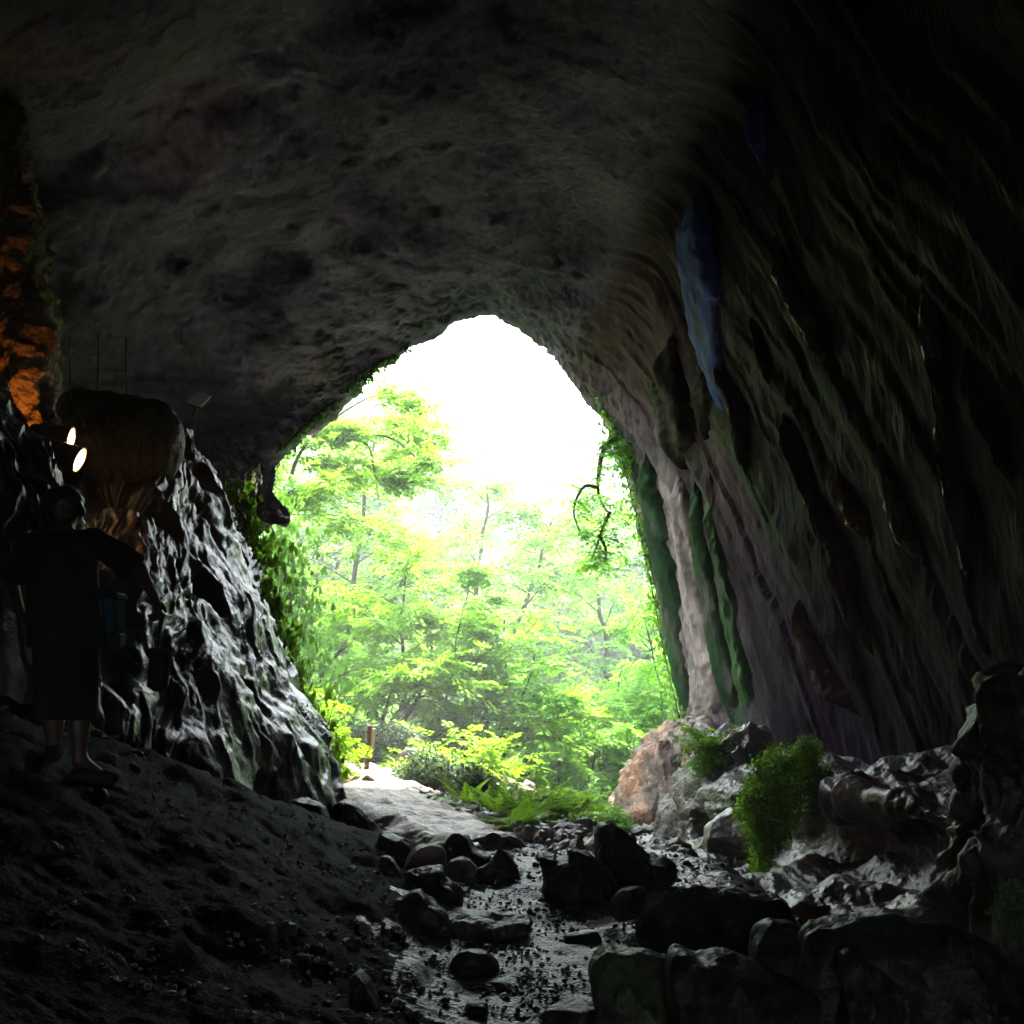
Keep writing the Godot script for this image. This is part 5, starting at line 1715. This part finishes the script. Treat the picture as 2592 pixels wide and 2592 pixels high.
func body_mesh(bones: Array, h: float, blend: float, cuts: Array = []) -> ArrayMesh:
	# bones: [from, to, radius, radius]; one smooth skin round all of them, cut off by planes [normal, offset]
	var lo := Vector3(1e6, 1e6, 1e6)
	var hi := -lo
	for b in bones:
		var r: float = maxf(b[2], b[3]) + blend * 2.0 + h * 2.0
		lo = lo.min(b[0] - Vector3.ONE * r).min(b[1] - Vector3.ONE * r)
		hi = hi.max(b[0] + Vector3.ONE * r).max(b[1] + Vector3.ONE * r)
	var nx := int((hi.x - lo.x) / h) + 2
	var ny := int((hi.y - lo.y) / h) + 2
	var nz := int((hi.z - lo.z) / h) + 2
	var f := PackedFloat32Array()
	f.resize(nx * ny * nz)
	for b in bones:
		var pa: Vector3 = b[0]
		var ab: Vector3 = b[1] - pa
		var ra: float = b[2]
		var rb: float = b[3]
		var len2 := maxf(ab.length_squared(), 1e-9)
		var reach := maxf(ra, rb) + blend * 4.0
		var c0 := (pa.min(b[1]) - Vector3.ONE * reach - lo) / h
		var c1 := (pa.max(b[1]) + Vector3.ONE * reach - lo) / h
		for k in range(maxi(0, int(c0.z)), mini(nz, int(c1.z) + 2)):
			for j in range(maxi(0, int(c0.y)), mini(ny, int(c1.y) + 2)):
				for i in range(maxi(0, int(c0.x)), mini(nx, int(c1.x) + 2)):
					var p := lo + Vector3(i, j, k) * h - pa
					var t := clampf(p.dot(ab) / len2, 0.0, 1.0)
					var d := (p - ab * t).length() - lerpf(ra, rb, t)
					if d < blend * 4.0:
						f[(k * ny + j) * nx + i] += exp(-d / blend)
	for k in nz:
		for j in ny:
			for i in nx:
				var q := (k * ny + j) * nx + i
				var s := f[q]
				var v := -blend * log(s) if s > 0.0 else blend * 4.0
				for c in cuts:
					v = maxf(v, c[0].dot(lo + Vector3(i, j, k) * h) - c[1])
				f[q] = v
	var vert := PackedVector3Array()
	var norm := PackedVector3Array()
	var at_cell := PackedInt32Array()
	at_cell.resize(nx * ny * nz)
	at_cell.fill(-1)
	var corner := [0, 1, nx, nx + 1, nx * ny, nx * ny + 1, nx * ny + nx, nx * ny + nx + 1]
	var offs := [Vector3(0, 0, 0), Vector3(1, 0, 0), Vector3(0, 1, 0), Vector3(1, 1, 0), Vector3(0, 0, 1), Vector3(1, 0, 1), Vector3(0, 1, 1), Vector3(1, 1, 1)]
	var edges := [[0, 1], [2, 3], [4, 5], [6, 7], [0, 2], [1, 3], [4, 6], [5, 7], [0, 4], [1, 5], [2, 6], [3, 7]]
	for k in nz - 1:
		for j in ny - 1:
			for i in nx - 1:
				var q := (k * ny + j) * nx + i
				var inside := 0
				for c in 8:
					if f[q + corner[c]] < 0.0:
						inside += 1
				if inside == 0 or inside == 8:
					continue
				var sum := Vector3.ZERO
				var n := 0
				for e in edges:
					var a: float = f[q + corner[e[0]]]
					var b: float = f[q + corner[e[1]]]
					if (a < 0.0) != (b < 0.0):
						sum += offs[e[0]].lerp(offs[e[1]], a / (a - b))
						n += 1
				var g := Vector3.ZERO
				for c in 8:
					g += (offs[c] * 2.0 - Vector3.ONE) * f[q + corner[c]]
				at_cell[q] = vert.size()
				vert.append(lo + (Vector3(i, j, k) + sum / n) * h)
				norm.append(g.normalized())
	var idx := PackedInt32Array()
	var sx := 1
	var sy := nx
	var sz := nx * ny
	for k in range(1, nz - 1):
		for j in range(1, ny - 1):
			for i in range(1, nx - 1):
				var q := (k * ny + j) * nx + i
				var a := f[q] < 0.0
				for axis in [[sx, sy, sz], [sy, sz, sx], [sz, sx, sy]]:
					if a == (f[q + axis[0]] < 0.0):
						continue
					var c0 := at_cell[q]
					var c1 := at_cell[q - axis[1]]
					var c2 := at_cell[q - axis[1] - axis[2]]
					var c3 := at_cell[q - axis[2]]
					if c0 < 0 or c1 < 0 or c2 < 0 or c3 < 0:
						continue
					if a:
						idx.append_array(PackedInt32Array([c0, c2, c1, c0, c3, c2]))
					else:
						idx.append_array(PackedInt32Array([c0, c1, c2, c0, c2, c3]))
	return raw_mesh(vert, norm, PackedColorArray(), idx)

func hand_bones(wrist: Vector3, along: Vector3, thumb_side: Vector3, curl: float, size: float) -> Array:
	# palm, four fingers of different length bent at three joints, and a thumb from the side of the palm
	var f := along.normalized()
	var s := (thumb_side - f * thumb_side.dot(f)).normalized()
	var n := f.cross(s)
	var out := [[wrist, wrist + f * 0.075 * size + s * 0.018 * size, 0.024 * size, 0.019 * size], [wrist + f * 0.02 * size, wrist + f * 0.078 * size - s * 0.022 * size, 0.02 * size, 0.017 * size]]
	var lens := [0.072, 0.080, 0.074, 0.058]
	for k in 4:
		var p := wrist + (f * (0.085 - 0.004 * absf(k - 1.0)) + s * (0.03 - 0.0205 * k)) * size
		out.append([p - f * 0.03 * size, p, 0.011 * size, 0.0105 * size])
		var dir := f + s * (0.12 - 0.08 * k)
		for seg in 3:
			dir = dir.rotated(s, curl * (0.55 + 0.1 * k + 0.15 * seg)).normalized()
			var e: Vector3 = p + dir * lens[k] * [0.45, 0.31, 0.24][seg] * size
			out.append([p, e, (0.0100 - 0.0012 * seg) * size, (0.0092 - 0.0012 * seg) * size])
			p = e
	var t := wrist + (f * 0.022 + s * 0.024) * size
	var dirt := (f * 0.75 + s * 0.65 + n * 0.1).normalized()
	for seg in 3:
		var e: Vector3 = t + dirt * [0.04, 0.03, 0.026][seg] * size
		out.append([t, e, (0.0135 - 0.0015 * seg) * size, (0.012 - 0.0015 * seg) * size])
		t = e
		dirt = dirt.rotated(s.cross(f), -0.25 * curl).lerp(f, 0.35).normalized()
	return out

func build_visitor():
	plain_material("skin", Color(0.03, 0.015, 0.01), 0.55, 0.4)
	plain_material("dark_hair", Color(0.010, 0.006, 0.004), 0.5, 0.4)
	var shirt_m := plain_material("shirt_cloth", Color(0.007, 0.006, 0.005), 0.9, 0.2)
	plain_material("short_cloth", Color(0.006, 0.006, 0.007), 0.9, 0.1)
	plain_material("shoe_leather", Color(0.008, 0.007, 0.006), 0.8, 0.15)
	plain_material("teal_cloth", Color(0.004, 0.022, 0.036), 0.9, 0.08)
	plain_material("black_cloth", Color(0.006, 0.006, 0.007), 0.8, 0.2)
	var foot := on_ground(66, 774)
	var d := -foot.z
	var root := thing("person", foot, "person seen from behind in loose shirt and dark knee length shorts, right arm out", "person")
	var P := func(px: float, py: float, dz: float) -> Vector3: return at(px, py, d + dz) - foot
	var head: Vector3 = P.call(63, 511, 0.02)
	var neck: Vector3 = P.call(63, 533, 0.0)
	var sh_l: Vector3 = P.call(30, 546, 0.0)
	var sh_r: Vector3 = P.call(94, 541, 0.0)
	var el_r: Vector3 = P.call(138, 569, 0.02)
	var wr_r: Vector3 = P.call(154, 596, 0.10)
	var el_l: Vector3 = P.call(10, 580, 0.05)
	var wr_l: Vector3 = P.call(20, 612, 0.24)
	var chest: Vector3 = P.call(62, 566, 0.0)
	var waist: Vector3 = P.call(64, 604, 0.0)
	var hips: Vector3 = P.call(66, 634, -0.01)
	var hip_l: Vector3 = P.call(52, 644, 0.0)
	var hip_r: Vector3 = P.call(80, 644, 0.0)
	var kn_l: Vector3 = P.call(53, 706, 0.03)
	var kn_r: Vector3 = P.call(80, 706, 0.03)
	var an_l: Vector3 = P.call(54, 762, 0.0)
	var an_r: Vector3 = P.call(79, 764, 0.0)
	an_l.y = ground_height(foot.x + an_l.x, foot.z + an_l.z) - foot.y + 0.10
	an_r.y = ground_height(foot.x + an_r.x, foot.z + an_r.z) - foot.y + 0.10
	var toe_l := an_l + Vector3(-0.06, 0, -0.15)
	var toe_r := an_r + Vector3(0.11, 0, -0.10)
	toe_l.y = ground_height(foot.x + toe_l.x, foot.z + toe_l.z) - foot.y + 0.035
	toe_r.y = ground_height(foot.x + toe_r.x, foot.z + toe_r.z) - foot.y + 0.035
	var up := Vector3(0, 1, 0)
	var fwd := Vector3(0.25, 0, -1).normalized()
	var side := Vector3(1, 0, 0.25).normalized()
	# skin: head, neck, arms, legs and trunk in one surface
	var b := [
		[head + up * 0.03 - fwd * 0.012, head + up * 0.025 + fwd * 0.02, 0.088, 0.084], [head - up * 0.05 + fwd * 0.03, head - up * 0.085 + fwd * 0.055, 0.062, 0.042],
		[head + fwd * 0.095 - up * 0.005, head + fwd * 0.112 - up * 0.032, 0.012, 0.016], [head + side * 0.082 - up * 0.01, head + side * 0.09 - up * 0.04, 0.018, 0.012], [head - side * 0.082 - up * 0.01, head - side * 0.09 - up * 0.04, 0.018, 0.012],
		[head - up * 0.06 - fwd * 0.02, neck - up * 0.03, 0.058, 0.06], [neck - up * 0.03, sh_l + Vector3(0.03, 0.0, 0), 0.055, 0.05], [neck - up * 0.03, sh_r - Vector3(0.03, 0.0, 0), 0.055, 0.05],
		[chest, waist, 0.13, 0.12], [waist, hips, 0.12, 0.14], [chest - side * 0.06, waist - side * 0.04, 0.115, 0.1], [chest + side * 0.06, waist + side * 0.04, 0.115, 0.1],
		[sh_l, el_l, 0.052, 0.042], [el_l, wr_l, 0.042, 0.027], [sh_r, el_r, 0.052, 0.042], [el_r, wr_r, 0.042, 0.027],
		[hip_l, kn_l, 0.088, 0.06], [kn_l, an_l, 0.06, 0.036], [kn_l.lerp(an_l, 0.2) + Vector3(0, 0, 0.018), kn_l.lerp(an_l, 0.5) + Vector3(0, 0, 0.012), 0.055, 0.045], [hip_r, kn_r, 0.088, 0.06], [kn_r, an_r, 0.06, 0.036], [kn_r.lerp(an_r, 0.2) + Vector3(0, 0, 0.018), kn_r.lerp(an_r, 0.5) + Vector3(0, 0, 0.012), 0.055, 0.045],
		[an_l, toe_l, 0.034, 0.03], [an_r, toe_r, 0.034, 0.03]]
	obj("body", body_mesh(b, 0.014, 0.012), mats.skin, root)
	var hand_r := hand_bones(wr_r, Vector3(0.25, -1, -0.1), Vector3(0.2, 0, -1), 0.62, 1.0)
	var hand_l := hand_bones(wr_l, Vector3(0.5, -0.5, -0.6), Vector3(0.3, 0.8, -0.3), 0.3, 1.0)
	obj("hand", body_mesh(hand_r, 0.004, 0.0035), mats.skin, root)
	obj("hand", body_mesh(hand_l, 0.004, 0.0035), mats.skin, root)
	# short wavy hair that covers the nape
	var hair := []
	for k in 34:
		var t := k * 2.399
		var y := 1.0 - 1.75 * (k + 0.5) / 34.0
		var r := sqrt(1.0 - minf(1.0, y * y))
		var dir := side * cos(t) * r + fwd * sin(t) * r + up * y
		if dir.dot(fwd) > 0.35 and y < 0.6:
			continue
		var c := head + up * 0.028 + Vector3(dir.x * 0.078, dir.y * 0.082, dir.z * 0.076)
		hair.append([c, c + dir * 0.012 - up * 0.022, 0.046 + 0.012 * n3(soft, dir * 5.0), 0.04])
	obj("hair", body_mesh(hair, 0.007, 0.006), mats.dark_hair, root)
	# loose shirt with sleeves to the elbow
	var hem := hips - up * 0.02
	var cloth := [
		[neck - up * 0.045, sh_l + Vector3(0.02, -0.005, 0), 0.064, 0.066], [neck - up * 0.045, sh_r + Vector3(-0.02, -0.005, 0), 0.064, 0.066], [chest + up * 0.03, waist, 0.15, 0.15], [waist, hem - up * 0.05, 0.15, 0.17],
		[chest - side * 0.08, hem - side * 0.085 - up * 0.05, 0.125, 0.135], [chest + side * 0.08, hem + side * 0.085 - up * 0.05, 0.125, 0.135],
		[sh_l, sh_l.lerp(el_l, 0.25), 0.072, 0.07], [sh_r, sh_r.lerp(el_r, 0.25), 0.072, 0.07]]
	var a_r := (el_r - sh_r).normalized()
	var a_l := (el_l - sh_l).normalized()
	obj("shirt", body_mesh(cloth, 0.013, 0.014, [[-up, -(hem.y - 0.06)]]), shirt_m, root)
	obj("sleeve", body_mesh([[sh_r, el_r.lerp(sh_r, 0.06), 0.073, 0.08], [sh_r.lerp(el_r, 0.5), el_r.lerp(sh_r, 0.04) - up * 0.035, 0.06, 0.06]], 0.011, 0.014, [[a_r, a_r.dot(el_r) - 0.01]]), shirt_m, root)
	obj("sleeve", body_mesh([[sh_l, el_l.lerp(sh_l, 0.06), 0.073, 0.078]], 0.011, 0.014, [[a_l, a_l.dot(el_l) - 0.01]]), shirt_m, root)
	var creases := fresh()
	for k in 5:
		var x := -0.10 + 0.05 * k
		tube(creases, [chest + side * (x * 0.6) + Vector3(0, 0.06, 0.148), waist + side * (x * 0.9) + Vector3(0, 0.02, 0.152), hem + side * (x * 1.4) + Vector3(0, -0.03, 0.166)], 0.006, 0.009, 6)
	obj("shirt_folds", done(creases), shirt_m, root)
	# dark shorts to the knee
	var trousers := [[hips + up * 0.03, hips - up * 0.03, 0.145, 0.15], [hip_l, kn_l - up * 0.06, 0.105, 0.098], [hip_r, kn_r - up * 0.06, 0.105, 0.098]]
	obj("shorts", body_mesh(trousers, 0.013, 0.012, [[-up, -(kn_r.y - 0.075)], [up, hips.y + 0.10]]), mats.short_cloth, root)
	for k in [[an_l, toe_l], [an_r, toe_r]]:
		var heel: Vector3 = k[0] - (k[1] - k[0]).normalized() * 0.05
		heel.y = k[1].y
		var flat_ankle := Vector3(k[0].x, k[1].y + 0.02, k[0].z)
		var ground_y: float = k[1].y - 0.045
		obj("shoe", body_mesh([[heel, flat_ankle, 0.04, 0.045], [flat_ankle, k[1], 0.047, 0.044], [k[1], k[1] + (k[1] - k[0]).normalized() * Vector3(0.06, 0, 0.06), 0.044, 0.034]], 0.008, 0.006, [[-up, -ground_y]]), mats.shoe_leather, root)
	# shoulder bag with a teal side, worn on the right hip
	var bag_at: Vector3 = P.call(112, 612, 0.02)
	var bag := thing("shoulder_bag", foot + bag_at, "small teal shoulder bag on the person's right hip, strap across the back", "bag")
	var sack := obj("pouch", box_mesh(Vector3(0.085, 0.24, 0.20), 0.028), mats.teal_cloth, bag)
	sack.position = Vector3(0.01, -0.02, 0)
	sack.rotation.z = 0.1
	var flap := obj("flap", box_mesh(Vector3(0.105, 0.05, 0.215), 0.015), mats.black_cloth, bag)
	flap.position = Vector3(0.004, 0.085, 0)
	var low_pocket := obj("front_pocket", box_mesh(Vector3(0.10, 0.12, 0.17), 0.03), mats.black_cloth, bag)
	low_pocket.position = Vector3(0.02, -0.16, 0)
	var strap := fresh()
	var o := -bag_at
	var over := [Vector3(0, 0.13, 0.04), waist + side * 0.17 + Vector3(0, 0.07, 0.12) + o, chest + side * 0.03 + Vector3(0, 0.01, 0.172) + o, chest - side * 0.10 + Vector3(0, 0.11, 0.135) + o, sh_l + Vector3(0.07, 0.075, 0.02) + o, sh_l + Vector3(0.09, 0.04, -0.09) + o]
	tube(strap, smooth_line(over, 5), 0.013, 0.013, 6)
	obj("strap", done(strap), mats.black_cloth, bag)
	# the dark pouch that swings from the right hand
	var grip: Vector3 = hand_r[3][1] + Vector3(0, -0.02, 0)
	var low: Vector3 = P.call(158, 649, 0.10)
	var pouch := thing("camera_pouch", foot + low, "narrow black pouch dangling on a cord from the person's right hand", "pouch")
	var cord := fresh()
	tube(cord, [grip - low, (grip - low) * 0.5 + Vector3(0.004, 0, 0), Vector3(0, 0.0, 0)], 0.004, 0.004, 5)
	obj("cord", done(cord), mats.black_cloth, pouch)
	var case_ := obj("case", box_mesh(Vector3(0.115, 0.24, 0.07), 0.024), mats.black_cloth, pouch)
	case_.position = Vector3(0.01, -0.12, 0)
	case_.rotation.z = -0.06
	var lid := obj("lid", box_mesh(Vector3(0.125, 0.06, 0.08), 0.014), mats.black_cloth, pouch)
	lid.position = Vector3(0.004, -0.025, 0)
	lid.rotation.z = -0.06
